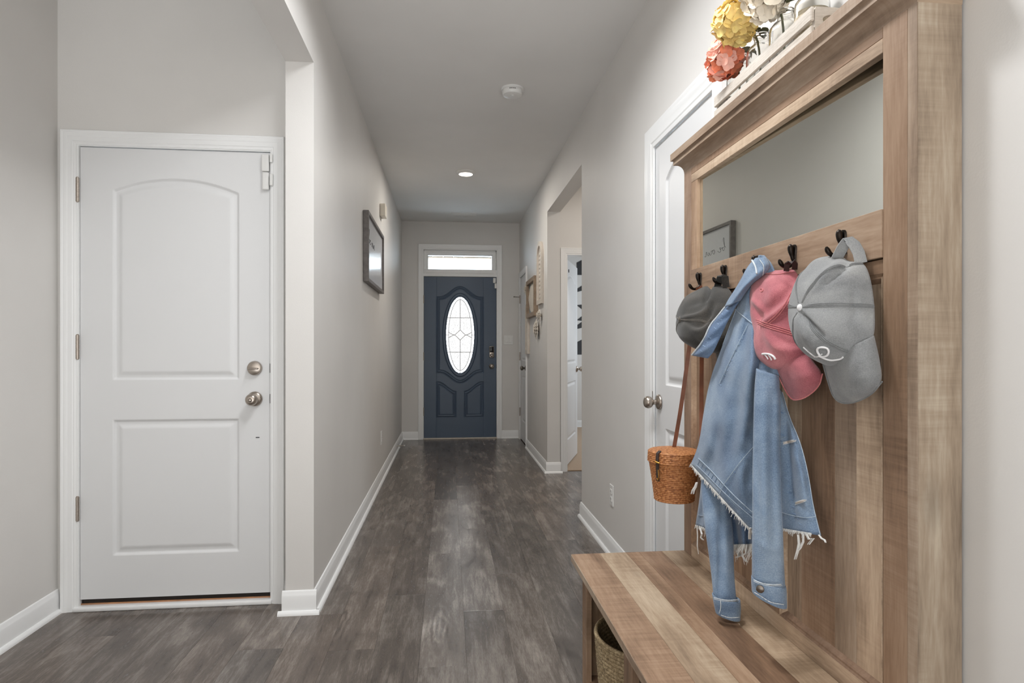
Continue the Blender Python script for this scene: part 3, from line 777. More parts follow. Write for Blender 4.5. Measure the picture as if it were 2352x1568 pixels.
def came_line(pts, r=0.0030, closed=False): came.append(tube_data([cpt(*p) for p in pts], r, 6, closed))
came_line([(IA * math.cos(t), IB * math.sin(t)) for t in np.linspace(0, 2 * math.pi, 80, endpoint=False)], closed=True)
for z in (ZH, -ZH): came_line([(-GA * math.sqrt(1 - (z / GB) ** 2), z), (GA * math.sqrt(1 - (z / GB) ** 2), z)])
came_line([(0, DH), (0, GB)]); came_line([(0, -DH), (0, -GB)])
for s in (1, -1):
    came_line([(s * GA, 0), (s * IA, 0)])
    xs = np.linspace(0, IA, 16)
    zs = np.where(xs < DXX, DH * (1 - xs / DXX) ** 1.12, -0.0335 * sst((xs - DXX) / (IA - DXX) * 0.8) * 1.12)
    came_line([(s * x, z) for x, z in zip(xs, zs)]); came_line([(s * x, -z) for x, z in zip(xs, zs)])
multi('lead_came', came, M['darknickel'], d2)
for z in (0.30, 1.00, 1.72): hinge(d2, (FX0 - 0.004, YF - 0.006, z), 0.0075, 0.10, M['nickel'])
knob(d2, (0.549, YF, 0.922), '-y', M['nickel'], True)
lk = box('smart_lock', 0.519, 0.578, YF - 0.022, YF + 0.002, 1.033, 1.178, M['nickel'], d2, 0.006, 3)
box('battery_cover', 0.524, 0.573, YF - 0.027, YF - 0.02, 1.098, 1.172, M['blackplastic'], lk, 0.004, 2)
lathe('thumb_turn', [(0.021, 0), (0.020, 0.008), (0.012, 0.014), (0.008, 0.022), (0, 0.023)], M['nickel'], lk, 24, (0.5485, YF - 0.021, 1.064), '-y')
box('contact_sensor', 0.568, 0.602, YF - 0.016, YF + 0.002, 1.985, 2.05, M['plastic'], d2, 0.004, 3)
box('contact_sensor', 0.585, 0.614, YF - 0.026, YF - 0.008, 1.915, 1.98, M['plastic'], d2, 0.006, 3)
for z in (0.895, 1.04): box('strike_plate', FX1 + 0.001, FX1 + 0.0045, YF - 0.006, YF + 0.03, z, z + 0.05, M['darknickel'], d2)

# window_1: transom over the front door
w1 = empty('window_1', ((FX0 + FX1) / 2, YF, 2.24), 'narrow white-framed transom window above the navy front door', 'window', kind='structure')
TX0, TX1, GZ0, GZ1 = -0.258, 0.556, 2.155, 2.335
casing('sash', TX0, TX1, GZ1, lambda a, z, h: Vector((a, YF + 0.035 - h * 2.2, z)), w1, GZ0, 0.052)
V = [];
box('sash_bottom', FX0 - 0.004, FX1 + 0.004, YF + 0.0, YF + 0.05, 2.09, GZ0, M['white'], w1, 0.003)
box('sash_bead', TX0 - 0.02, TX1 + 0.02, YF - 0.004, YF + 0.02, 2.108, 2.118, M['white'], w1, 0.003)
box('sash_top', FX0 - 0.029, FX1 + 0.029, YF + 0.012, YF + 0.12, GZ1 + 0.04, 2.41, M['white'], w1)
box('sash_top', FX0 - 0.029, FX1 + 0.029, YF + 0.04, YF + 0.12, GZ1, GZ1 + 0.04, M['white'], w1)
for q in ((FX0 - 0.029, TX0 - 0.046, 0.012), (TX0 - 0.046, TX0, 0.04), (TX1, TX1 + 0.046, 0.04), (TX1 + 0.046, FX1 + 0.029, 0.012)): box('sash_stile', q[0], q[1], YF + q[2], YF + 0.12, 2.09, 2.41, M['white'], w1)
box('glass_pane', TX0 - 0.004, TX1 + 0.004, YF + 0.060, YF + 0.064, GZ0 - 0.004, GZ1 + 0.004, M['pane'], w1)

# door_3: white door behind the hall tree
d3 = empty('door_3', (XR, (HY0 + HY1) / 2, 0), 'white two-panel door on the right, half hidden behind the hall tree', 'door', kind='structure')
Mf = faceX(XR)
casing('casing', HY0 - 0.004, HY1 + 0.004, 2.047, Mf, d3, 0.0, 0.085)
q1 = rect_arch(HY0 + 0.125, 2.507, 0.997, 1.863, 1.925); q2 = rect_arch(HY0 + 0.125, 2.507, 0.25, 0.815, 0.815)
slab_obj(d3, HY0, HY1, 0.012, 2.042, 0.035, Mf, lambda A, Z: two_panel_profile(np.maximum(q1(A, Z), q2(A, Z))), [('panel', q1), ('panel', q2)], M['doorwhite'], 0.0048, setback=0.003)
knob(d3, (XR - 0.0, 2.577, 0.921), '-x', M['nickel'])
box('strike_plate', XR - 0.0105, XR - 0.008, HY1 + 0.0, HY1 + 0.02, 0.905, 0.965, M['nickel'], d3, 0.0008)

# door_4: narrow closet door near the front door
d4 = empty('door_4', (XR, (CY0 + CY1) / 2, 0), 'narrow white closet door at the far right end of the hall', 'door', kind='structure')
casing('casing', CY0 - 0.004, CY1 + 0.004, 2.047, Mf, d4, 0.0, 0.058)
q1 = rect_arch(CY0 + 0.12, CY1 - 0.12, 0.997, 1.80, 1.85); q2 = rect_arch(CY0 + 0.12, CY1 - 0.12, 0.25, 0.815, 0.815)
slab_obj(d4, CY0, CY1, 0.012, 2.042, 0.035, Mf, lambda A, Z: two_panel_profile(np.maximum(q1(A, Z), q2(A, Z))), [('panel', q1), ('panel', q2)], M['doorwhite'], 0.008, setback=0.003)
knob(d4, (XR, CY0 + 0.06, 0.918), '-x', M['darknickel'])
for z in (0.30, 1.00, 1.72): hinge(d4, (XR - 0.008, CY1 + 0.003, z), 0.0075, 0.10, M['nickel'])
tube('hinge_stop', [(XR - 0.014, CY1, 1.80), (XR - 0.075, CY1 - 0.03, 1.80), (XR - 0.09, CY1 - 0.032, 1.80)], [0.004, 0.0045, 0.009], M['darknickel'], d4)

# door_5: open bedroom door
d5 = empty('door_5', (BX0, YV, 0), 'open white bedroom door seen through the right-hand opening', 'door', kind='structure')
casing('casing', BX0 - 0.004, BX1, 2.030, faceY(YV), d5, 0.0, 0.060)
ph = math.radians(70); hx, hy = BX0 + 0.004, YV + 0.115
dx, dy = math.cos(ph), math.sin(ph); nx_, ny_ = math.sin(ph), -math.cos(ph)
Mf5 = lambda a, z, h: Vector((hx + dx * a + nx_ * h, hy + dy * a + ny_ * h, z))
q1 = rect_arch(0.13, 0.70, 0.997, 1.84, 1.90); q2 = rect_arch(0.13, 0.70, 0.25, 0.815, 0.815)
slab_obj(d5, 0.0, 0.83, 0.015, 2.02, 0.036, Mf5, lambda A, Z: two_panel_profile(np.maximum(q1(A, Z), q2(A, Z))), [('panel', q1), ('panel', q2)], M['doorwhite'], 0.007)
box('jamb', BX0 - 0.006, BX0 + 0.004, YV, YV + 0.118, 0, 2.03, M['white'], d5)
box('jamb', BX0 - 0.006, BX1, YV, YV + 0.118, 2.026, 2.036, M['white'], d5)
for z in (0.27, 1.05, 1.755):
    c_ = Mf5(-0.0008, z, -0.016)
    V = [Mf5(-0.0012, z + zz, hh) for zz in (0, 0.09) for hh in (-0.030, -0.004)] + [Mf5(0.001, z + zz, hh) for zz in (0, 0.09) for hh in (-0.030, -0.004)]
    mesh_obj('hinge_leaf', V, [(0, 1, 3, 2), (4, 6, 7, 5), (0, 2, 6, 4), (1, 5, 7, 3), (0, 4, 5, 1), (2, 3, 7, 6)], M['darknickel'], d5)
kc = Mf5(0.77, 0.93, 0)
kb = lathe('knob', KNOB, M['nickel'], d5, 24, (0, 0, 0), 'x')
kb.location = kc; kb.rotation_euler = (0, 0, math.atan2(ny_, nx_))
setp(kb, d5)
tube('hook', [Mf5(0.2, 1.93, 0.004), Mf5(0.2, 1.90, 0.004)], 0.004, M['ink'], d5)

# ------------------------------------------------------------------ hall tree
TN, TF, XF, ZB = 0.997, 2.067, 0.818, 0.450
ht = empty('hall_tree', (0.66, 1.53, 0), 'rustic wooden hall tree with mirror, hooks and bench against the right wall', 'hall tree')
TAN = (0.62, 0.485, 0.38, 1); BRN = (0.45, 0.34, 0.262, 1); CRM = (0.83, 0.73, 0.62, 1); GRY = (0.66, 0.575, 0.485, 1); DRK = (0.36, 0.28, 0.23, 1); TPE = (0.54, 0.47, 0.405, 1); SIDE = (0.60, 0.555, 0.49, 1)
def vboard(name, y0, y1, z0, z1, x0, x1, tint, parent=None, bev=0.001):      # grain upright, face looking left
    return plank(name, z1 - z0, y1 - y0, x1 - x0, ((x0 + x1) / 2, (y0 + y1) / 2, (z0 + z1) / 2), 'zy', M['tree'], parent or ht, bev, tint)
def hboard(name, y0, y1, z0, z1, x0, x1, tint, parent=None, bev=0.001):      # grain along the wall, upright face
    return plank(name, y1 - y0, z1 - z0, x1 - x0, ((x0 + x1) / 2, (y0 + y1) / 2, (z0 + z1) / 2), 'yz', M['tree'], parent or ht, bev, tint)
def sboard(name, x0, x1, z0, z1, y0, y1, tint, parent=None, bev=0.001):      # end panels, grain upright
    return plank(name, z1 - z0, x1 - x0, y1 - y0, ((x0 + x1) / 2, (y0 + y1) / 2, (z0 + z1) / 2), 'zx', M['tree'], parent or ht, bev, tint)
def fboard(name, y0, y1, x0, x1, z0, z1, tint, parent=None, bev=0.001):      # flat boards, grain along the wall
    return plank(name, y1 - y0, x1 - x0, z1 - z0, ((x0 + x1) / 2, (y0 + y1) / 2, (z0 + z1) / 2), 'yx', M['tree'], parent or ht, bev, tint)
XW = XR - 0.004
sboard('side_panel', XF + 0.0015, XW, 0.0, 1.776, TN, TN + 0.021, SIDE)
sboard('side_panel', XF + 0.0015, XW, 0.0, 1.776, TF - 0.021, TF, TAN)
vboard('edge_strip', TN, TN + 0.0235, ZB, 1.776, XF, XF + 0.0014, TPE)
vboard('stile', TN + 0.0235, 1.083, ZB, 1.776, XF, XF + 0.018, BRN)
vboard('stile', 2.004, TF, ZB, 1.776, XF, XF + 0.018, (0.47, 0.37, 0.31, 1))
vboard('stile', 1.958, 2.004, 1.418, 1.716, XF + 0.001, XF + 0.018, TAN)
hboard('top_rail', 1.083, 2.004, 1.742, 1.776, XF, XF + 0.018, BRN)
hboard('top_rail', 1.083, 2.004, 1.714, 1.742, XF, XF + 0.018, CRM)
mv = [(0.8295 + (1.957 - y) * 0.0247 + d, y, z) for d in (0, 0.004) for y, z in ((1.957, 1.40), (1.07, 1.40), (1.07, 1.725), (1.957, 1.725))]
mesh_obj('mirror_glass', mv, [(0, 3, 2, 1), (4, 5, 6, 7), (0, 1, 5, 4), (1, 2, 6, 5), (2, 3, 7, 6), (3, 0, 4, 7)], M['mirror'], ht)
vboard('mirror_frame', 1.9575, 1.962, 1.418, 1.716, XF + 0.016, 0.8315, CRM)
hboard('hook_rail', 1.083, 2.004, 1.3265, 1.418, XF - 0.003, XF + 0.018, (0.54, 0.435, 0.355, 1))
hboard('back_board', TN + 0.02, TF - 0.02, 0.0, 1.78, 0.868, 0.876, DRK)
hboard('panel_rail', 1.083, 2.004, 1.296, 1.324, XF + 0.003, XF + 0.018, BRN)
hboard('panel_rail', 1.083, 2.004, ZB, 0.492, XF, XF + 0.018, CRM)
vboard('centre_stile', 1.448, 1.575, 0.492, 1.296, XF, XF + 0.018, (0.44, 0.33, 0.255, 1))
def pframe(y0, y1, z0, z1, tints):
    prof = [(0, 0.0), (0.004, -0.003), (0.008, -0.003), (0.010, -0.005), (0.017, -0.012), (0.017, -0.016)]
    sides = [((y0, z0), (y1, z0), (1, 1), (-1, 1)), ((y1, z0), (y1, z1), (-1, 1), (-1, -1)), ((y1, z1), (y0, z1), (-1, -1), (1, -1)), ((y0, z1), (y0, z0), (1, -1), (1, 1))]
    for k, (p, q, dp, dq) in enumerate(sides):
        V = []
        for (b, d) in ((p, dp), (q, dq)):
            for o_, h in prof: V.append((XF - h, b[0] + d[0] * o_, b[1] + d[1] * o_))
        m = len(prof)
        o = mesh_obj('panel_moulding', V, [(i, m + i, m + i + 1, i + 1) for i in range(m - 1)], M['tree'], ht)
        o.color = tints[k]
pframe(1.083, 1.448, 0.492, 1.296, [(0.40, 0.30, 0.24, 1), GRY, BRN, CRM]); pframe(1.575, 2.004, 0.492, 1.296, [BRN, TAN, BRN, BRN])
for y0, y1, t in ((1.083, 1.176, CRM), (1.176, 1.246, TPE), (1.246, 1.372, BRN), (1.372, 1.448, GRY), (1.575, 1.665, BRN), (1.665, 1.765, TAN), (1.765, 1.87, DRK), (1.87, 2.004, BRN)):
    vboard('panel_plank', y0 + 0.0003, y1 - 0.0003, 0.49, 1.30, 0.830, 0.8455, t, bev=0.0006)
# cornice, mitred round three sides
cp = [(-0.004, 1.762), (0.0, 1.762)] + [(0.029 - 0.029 * math.cos(t), 1.762 + 0.036 * math.sin(t)) for t in np.linspace(0.12, math.pi / 2, 8)] + [(0.029, 1.800), (0.029, 1.8125), (0.031, 1.814), (0.0365, 1.8145), (0.0365, 1.838)]
V = []; m = len(cp)
for k in range(4):
    for o_, z in cp:
        V.append([(XW, TF + o_, z), (XF - o_, TF + o_, z), (XF - o_, TN - o_, z), (XW, TN - o_, z)][k])
cor = mesh_obj('cornice', V[m:3 * m], [(i, i + 1, m + i + 1, m + i) for i in range(m - 1)], M['tree'], ht, True, 0.4); cor.color = (0.53, 0.45, 0.385, 1)
for k in (0, 2):
    c_ = mesh_obj('cornice_return', V[k * m:(k + 2) * m], [(i, i + 1, m + i + 1, m + i) for i in range(m - 1)], M['tree'], ht, True, 0.4); c_.color = (0.62, 0.545, 0.46, 1)
# these lie along y / x: give the print its direction by turning the mesh frame
def turn(o):
    me = o.data
    R = Matrix.Rotation(math.radians(90), 4, 'Z')
    me.transform(R.inverted()); o.rotation_euler = (0, 0, math.radians(90))
    setp(o, ht)
turn(cor)
fboard('top_board', TN - 0.036, TF + 0.036, XF - 0.036, XW, 1.8365, 1.8395, (0.70, 0.61, 0.52, 1))
# bench
XB0 = 0.418
bt = box('bench_top', XB0 + 0.003, XF + 0.003, TN + 0.003, TF - 0.003, ZB - 0.023, ZB - 0.008, M['tree'], ht)
bt.color = TAN
for x0, x1, t in ((XB0, 0.517, (0.56, 0.43, 0.335, 1)), (0.517, 0.610, (0.67, 0.585, 0.48, 1)), (0.610, 0.655, (0.52, 0.39, 0.295, 1)), (0.655, 0.737, (0.44, 0.32, 0.24, 1)), (0.737, XF + 0.002, (0.72, 0.625, 0.51, 1))):
    fboard('bench_plank', TN, TF, x0 + 0.0002, x1 - 0.0002, ZB - 0.012, ZB, t, bt, 0.0006)
hboard('front_edge', TN, TF, ZB - 0.023, ZB - 0.0005, XB0 - 0.0012, XB0 + 0.003, TPE, bt)
for y0, y1 in ((1.962, 2.022), (1.462, 1.535), (TN + 0.03, TN + 0.09)):
    vboard('front_stile', y0, y1, 0.0, ZB - 0.023, 0.447, 0.465, (0.50, 0.385, 0.30, 1))
sboard('bench_end', 0.465, 0.80, 0.0, ZB - 0.023, 2.000, 2.020, (0.52, 0.42, 0.33, 1))
sboard('divider', 0.465, 0.80, 0.0, ZB - 0.023, 1.490, 1.508, (0.52, 0.45, 0.40, 1))
sboard('bench_end', 0.465, 0.80, 0.0, ZB - 0.023, TN + 0.032, TN + 0.05, TAN)
fboard('bottom_shelf', TN + 0.04, 2.0, 0.45, 0.83, 0.05, 0.068, BRN)
tube('screw_cap', [(0.56, 1.999, 0.235), (0.56, 1.996, 0.235)], 0.006, M['nickel'], ht, 12)
# hooks
HK = [1.917, 1.735, 1.548, 1.373, 1.192]
def hook(y):
    z0 = 1.372; X0 = XF - 0.003
    parts = []
    # back plate: narrow waist, flared foot, rounded head
    bm = bmesh.new()
    prof = [(-0.0235, 0.0105), (-0.021, 0.0095), (-0.013, 0.0045), (-0.004, 0.0052), (0.006, 0.0072), (0.015, 0.0086), (0.022, 0.0078), (0.0265, 0.0042), (0.0275, 0.0006)]
    V = []; F = []
    for z, w in prof:
        for s in (-1, 1):
            V.append((X0 - 0.0005, y + s * w, z0 + z))
        for s in (1, -1):
            V.append((X0 - 0.0055 + (0.0015 if abs(s) else 0), y + s * w * 0.75, z0 + z))
    for i in range(len(prof) - 1):
        for k in range(4):
            l = (k + 1) % 4; F.append((4 * i + k, 4 * i + l, 4 * i + 4 + l, 4 * i + 4 + k))
    F.append((0, 3, 2, 1)); n = 4 * (len(prof) - 1); F.append((n, n + 1, n + 2, n + 3))
    parts.append((V, F)); bm.free()
    # upper peg and its rounded tip
    pg = [(X0 - 0.003, y, z0 - 0.012), (X0 - 0.006, y, z0 - 0.006), (X0 - 0.009, y, z0 + 0.004), (X0 - 0.011, y, z0 + 0.014), (X0 - 0.0115, y, z0 + 0.024), (X0 - 0.0112, y, z0 + 0.028)]
    parts.append(tube_data(smooth_poly(pg, 14), [0.0046] * 5 + [0.0050, 0.0056, 0.0064, 0.0066, 0.0069, 0.0070, 0.0066, 0.005, 0.002], 10))
    # lower prong
    lp = [(X0 - 0.003, y, z0 - 0.013), (X0 - 0.010, y, z0 - 0.022), (X0 - 0.021, y, z0 - 0.027), (X0 - 0.031, y, z0 - 0.024), (X0 - 0.038, y, z0 - 0.014), (X0 - 0.0395, y, z0 - 0.008)]
    parts.append(tube_data(smooth_poly(lp, 16), [0.0044] * 6 + [0.0042, 0.0042, 0.0043, 0.0045, 0.0048, 0.0052, 0.0054, 0.0052, 0.0042, 0.002], 10))
    h = multi('hook', parts, M['bronze'], ht, autos=0.8)
    return h
for y in HK: hook(y)

# ------------------------------------------------------------------ things built from shapes of cloth
class Sheet:
    """cloth surface between two edges; keeps its grid so seams can lie on it"""
    def __init__(s, name, Lp, Rp, X0, X1, mat, parent, n=40, m=24, bulge=0.0, folds=(), thick=0.0022, seed=0, crumple=0.0, smooth_edges=True, sub=0, creases=()):
        Lp = smooth_poly(Lp, n, 2 if smooth_edges else 0); Rp = smooth_poly(Rp, n, 2 if smooth_edges else 0)
        x0 = resample([[a] for a in X0], n)[:, 0] if isinstance(X0, (list, tuple)) and len(X0) > 1 else np.full(n, X0 if not isinstance(X0, (list, tuple)) else X0[0])
        x1 = resample([[a] for a in X1], n)[:, 0] if isinstance(X1, (list, tuple)) and len(X1) > 1 else np.full(n, X1 if not isinstance(X1, (list, tuple)) else X1[0])
        if isinstance(X0, (list, tuple)) and len(X0) > 1: x0 = np.interp(np.linspace(0, 1, n), np.linspace(0, 1, len(X0)), X0)
        if isinstance(X1, (list, tuple)) and len(X1) > 1: x1 = np.interp(np.linspace(0, 1, n), np.linspace(0, 1, len(X1)), X1)
        s.uv = np.zeros((n, m, 2)); s.P = np.zeros((n, m, 3))
        for i in range(n):
            v = i / (n - 1); b = np.interp(v, np.linspace(0, 1, len(bulge)), bulge) if isinstance(bulge, (list, tuple)) else bulge
            for j in range(m):
                t = j / (m - 1)
                u_, v_ = (1 - t) * Lp[i] + t * Rp[i]
                X = (1 - t) * x0[i] + t * x1[i] - b * math.sin(math.pi * t) ** 0.8
                for amp, fr, ph, dr in folds:
                    X -= amp * math.sin(2 * math.pi * (fr * t + ph + dr * v)) * min(1, 4 * t, 4 * (1 - t)) * min(1, 0.15 + 2.2 * v)
                if crumple: X -= crumple * wob((u_ / 100, v_ / 100, 0), 9, seed) 
                p = onX(u_, v_, X); s.uv[i, j] = (u_, v_); s.P[i, j] = p
        if creases:
            H = crease_field(s.uv[..., 0], s.uv[..., 1], creases)
            for i in range(n):
                for j in range(m): s.P[i, j] = onX(s.uv[i, j, 0], s.uv[i, j, 1], s.P[i, j, 0] - H[i, j])
        V = s.P.reshape(-1, 3).tolist()
        F = grid_faces(n, m)
        a = Vector(s.P[n // 2, m // 2]); nn = (Vector(s.P[n // 2, m // 2 + 1]) - a).cross(Vector(s.P[n // 2 + 1, m // 2]) - a)
        if nn.dot(Vector((0, 0, CAM_H)) - a) < 0: F = [f[::-1] for f in F]
        s.o = mesh_obj(name, V, F, mat, parent, smooth=True)
        md = s.o.modifiers.new('thickness', 'SOLIDIFY'); md.thickness = thick; md.offset = -1.0
        s.th = thick
    def at(s, u, v, out=0.0015):
        d = (s.uv[..., 0] - u) ** 2 + (s.uv[..., 1] - v) ** 2
        k = np.argsort(d.reshape(-1))[:4]; w = 1 / (d.reshape(-1)[k] + 0.5); X = float((s.P.reshape(-1, 3)[k, 0] * w).sum() / w.sum())
        return onX(u, v, X - out)
    def seam(s, pts, r=0.0012, out=0.0012, n=30, sm=2):
        return tube_data([s.at(u, v, out) for u, v in smooth_poly(pts, n, sm)], r, 6)

def tube_px(name, Lp, Rp, Xc, mat, parent, n=44, m=20, depth=0.6, folds=(), cap=False, seed=0, crumple=0.0, thick=0.002, creases=()):
    """sleeve: a closed tube whose sides follow two edges; section is an ellipse across the line of sight"""
    Lp = smooth_poly(Lp, n, 2); Rp = smooth_poly(Rp, n, 2); V = []
    xs = np.interp(np.linspace(0, 1, n), np.linspace(0, 1, len(Xc)), Xc)
    for i in range(n):
        c2 = (Lp[i] + Rp[i]) / 2; hw = np.linalg.norm(Rp[i] - Lp[i]) / 2
        C = onX(c2[0], c2[1], xs[i]); ray = (C - Vector((0, 0, CAM_H))); dist = ray.length
        rh = Vector((ray.x, ray.y, 0)).normalized(); A = onX(Rp[i][0], Rp[i][1], xs[i]) - onX(Lp[i][0], Lp[i][1], xs[i])
        right = Vector((rh.y, -rh.x, 0)); depth_c = ray.dot(Vector((SN, CS, 0)))
        dv = (Rp[i][1] - Lp[i][1]) / 2
        a = right * (hw * depth_c / 1409.0) + Vector((0, 0, -dv * depth_c / 1409.0)); dep = a.length * depth
        for k in range(m):
            w = 2 * math.pi * k / m; f = 1.0
            q = math.sin(w)
            e = dep * (q if q < 0 else q)
            for amp, fr, ph, dr in folds: e += amp * math.sin(2 * math.pi * (fr * k / m * 2 + ph + dr * i / n)) * abs(q)
            p = C + a * math.cos(w) * (abs(math.cos(w)) ** -0.12 if abs(math.cos(w)) > 0.05 else 1.0) + rh * e
            if crumple: p += rh * crumple * wob((p.x, p.y, p.z), 60, seed) * abs(q)
            V.append(p)
    if creases:
        P = np.array([tuple(p) for p in V]); W = P[:, 0] * SN + P[:, 1] * CS; Rr = P[:, 0] * CS - P[:, 1] * SN
        H = crease_field(1176 + 1409 * Rr / W, 799 - 1409 * (P[:, 2] - CAM_H) / W, creases)
        for i, p in enumerate(V):
            k = i % m; sn_ = math.sin(2 * math.pi * k / m)
            if sn_ < 0:
                rh = Vector((p.x, p.y, 0)).normalized(); V[i] = p - rh * float(H[i]) * min(1, -sn_ * 2)
    F = grid_faces(n, m, True)
    cm = sum((Vector(V[n // 2 * m + k]) for k in range(m)), Vector()) / m
    a = Vector(V[n // 2 * m]); nn = (Vector(V[n // 2 * m + 1]) - a).cross(Vector(V[(n // 2 + 1) * m]) - a)
    if nn.dot(a - cm) < 0: F = [f[::-1] for f in F]
    o = mesh_obj(name, V, F, mat, parent, smooth=True)
    md = o.modifiers.new('thickness', 'SOLIDIFY'); md.thickness = thick; md.offset = -1
    return o, np.array([tuple(p) for p in V]).reshape(n, m, 3)

def fringe(name, hem, n, lo, hi, parent, mat=None, spread=0.6, r=0.0007, clump=None):
    """frayed threads hanging from a hem: one uncountable mass"""
    parts = []; hem = [Vector(p) for p in hem]
    for i in range(n):
        t = random.random() * (len(hem) - 1); k = int(t); f = t - k
        p = hem[k].lerp(hem[min(k + 1, len(hem) - 1)], f)
        L = random.uniform(lo, hi) * (1.0 if random.random() < 0.8 else 1.9)
        d = Vector((random.uniform(-0.5, 0.1), random.uniform(-1, 1) * spread, -1)).normalized(); pts = [p + Vector((0, 0, 0.002))]
        for q in range(3):
            d = (d + Vector((random.uniform(-0.3, 0.3), random.uniform(-0.5, 0.5) * spread, random.uniform(-0.5, 0.05)))).normalized()
            pts.append(pts[-1] + d * L / 3)
        parts.append(tube_data(pts, [r * 1.4, r * 1.2, r, r * 0.5], 4))
    o = multi(name, parts, mat or M['thread'], parent); tag(o, kind='stuff'); return o

# denim jacket ---------------------------------------------------------
jk = empty('denim_jacket', (0.73, 1.5, 0.6), 'light blue denim jacket with frayed hem hanging from the middle hook', 'jacket')
tag(jk)
D = M['denim']
body = Sheet('body_panel', [(1726, 622), (1706, 668), (1682, 735), (1652, 812), (1630, 872), (1616, 945), (1607, 1010), (1598, 1040), (1586, 1066)],
             [(1738, 640), (1744, 720), (1752, 790), (1760, 850), (1752, 930), (1742, 1010), (1738, 1090), (1736, 1160), (1734, 1228)],
             [0.772, 0.758, 0.745, 0.728, 0.715, 0.705, 0.700, 0.698], [0.785, 0.775, 0.770, 0.765, 0.76, 0.75, 0.74, 0.735], D, jk, 60, 36, bulge=[0.0, 0.01, 0.02, 0.022, 0.02, 0.02],
             folds=((0.004, 1.6, 0.1, 0.35), (0.002, 3.1, 0.4, -0.5)), crumple=0.002,
             creases=(([(1692, 718), (1668, 780), (1645, 850), (1625, 940)], 11, -0.008), ([(1735, 760), (1722, 880), (1714, 1010)], 17, 0.010), ([(1702, 900), (1682, 1000), (1650, 1080)], 20, -0.007), ([(1660, 900), (1640, 1000), (1612, 1060)], 14, 0.006), ([(1725, 1020), (1700, 1100), (1716, 1190)], 14, 0.006), ([(1720, 690), (1700, 760), (1676, 850)], 9, 0.005)))
lap = Sheet('lapel', [(1712, 652), (1690, 680), (1665, 704), (1650, 724), (1629, 747), (1615, 783), (1588, 816)], [(1722, 658), (1700, 690), (1684, 715), (1668, 745), (1652, 780), (1640, 806), (1626, 823)],
            [0.762, 0.75, 0.735, 0.715, 0.70, 0.69, 0.685], [0.762, 0.752, 0.742, 0.73, 0.72, 0.71, 0.70], M['denimdark'], jk, 34, 12, bulge=0.004, folds=((0.0015, 1, 0.2, 4.0),), crumple=0.0015)
col_ = Sheet('collar', [(1735, 592), (1716, 612), (1702, 640), (1688, 664), (1672, 688), (1664, 704)], [(1760, 590), (1774, 614), (1744, 640), (1728, 652), (1716, 668), (1702, 690)],
             [0.775, 0.765, 0.755, 0.745, 0.735, 0.728], [0.792, 0.790, 0.775, 0.765, 0.757, 0.75], D, jk, 34, 16, bulge=0.012, folds=((0.002, 1.5, 0, 0.6),), thick=0.003, crumple=0.001)
neck = Sheet('collar_stand', [(1742, 586), (1738, 600), (1737, 640)], [(1756, 586), (1775, 606), (1790, 650)], [0.784, 0.790, 0.792], [0.800, 0.803, 0.803], D, jk, 16, 12, bulge=0.006, thick=0.003)
# right front with the buttonholes, flat against the panel
plk = Sheet('front_placket', [(1780, 880), (1782, 960), (1786, 1040), (1790, 1120), (1792, 1214)], [(1795, 896), (1812, 955), (1838, 1012), (1851, 1060), (1861, 1110), (1868, 1160), (1886, 1230)],
            [0.780, 0.772, 0.766, 0.762, 0.760], [0.800, 0.796, 0.792, 0.788, 0.785], D, jk, 44, 26, bulge=0.006, folds=((0.003, 1.1, 0.3, 0.15),), crumple=0.0012,
            creases=(([(1803, 940), (1812, 1020), (1820, 1100), (1826, 1200)], 7, -0.006), ([(1828, 1040), (1846, 1110), (1856, 1190)], 9, 0.004), ([(1800, 1000), (1830, 1040), (1846, 1052)], 6, -0.003), ([(1815, 1120), (1840, 1165), (1862, 1180)], 6, -0.004)))
backp = Sheet('back_panel', [(1640, 1080), (1655, 1150), (1672, 1200), (1684, 1252)], [(1740, 1080), (1742, 1150), (1742, 1200), (1738, 1250)], [0.775, 0.77], [0.785, 0.78], M['denimdark'], jk, 20, 24,
              bulge=0.004, folds=((0.008, 2.2, 0.1, 0.2),), crumple=0.001)
leftp = Sheet('front_panel', [(1612, 1090), (1606, 1150), (1597, 1206)], [(1650, 1110), (1640, 1160), (1626, 1216)], [0.765, 0.765, 0.765], [0.768, 0.768], D, jk, 20, 12, bulge=0.004, folds=((0.003, 1.3, 0.1, 0.3),))
mid = Sheet('armhole_panel', [(1742, 700), (1748, 760), (1746, 820), (1735, 866)], [(1775, 720), (1785, 800), (1792, 850), (1788, 872)], [0.772, 0.765, 0.755, 0.745], [0.79, 0.785, 0.775, 0.765], D, jk, 24, 14, bulge=0.008, folds=((0.003, 1.4, 0.0, 0.2),))
# sleeves with cuffs
sl1, G1 = tube_px('sleeve', [(1740, 846), (1735, 900), (1733, 1000), (1731, 1100), (1731, 1200), (1730, 1280), (1730, 1330)], [(1786, 862), (1790, 940), (1788, 1030), (1791, 1130), (1795, 1220), (1797, 1290), (1800, 1342)],
                  [0.745, 0.735, 0.725, 0.718, 0.712, 0.71, 0.71], D, jk, 70, 40, 0.75, folds=((0.002, 1.5, 0.1, 0.9),), crumple=0.002,
                  creases=(([(1757, 880), (1752, 1000), (1756, 1120), (1758, 1320)], 9, 0.006), ([(1776, 900), (1772, 1050), (1778, 1250)], 8, -0.006), ([(1738, 1040), (1742, 1180), (1740, 1300)], 6, -0.004), ([(1740, 1240), (1765, 1262), (1792, 1258)], 6, 0.003)))
cf1, C1 = tube_px('cuff', [(1729, 1326), (1729, 1340), (1732, 1362)], [(1801, 1340), (1803, 1352), (1802, 1389)], [0.71, 0.71, 0.71], D, sl1, 14, 32, 0.76, thick=0.003)
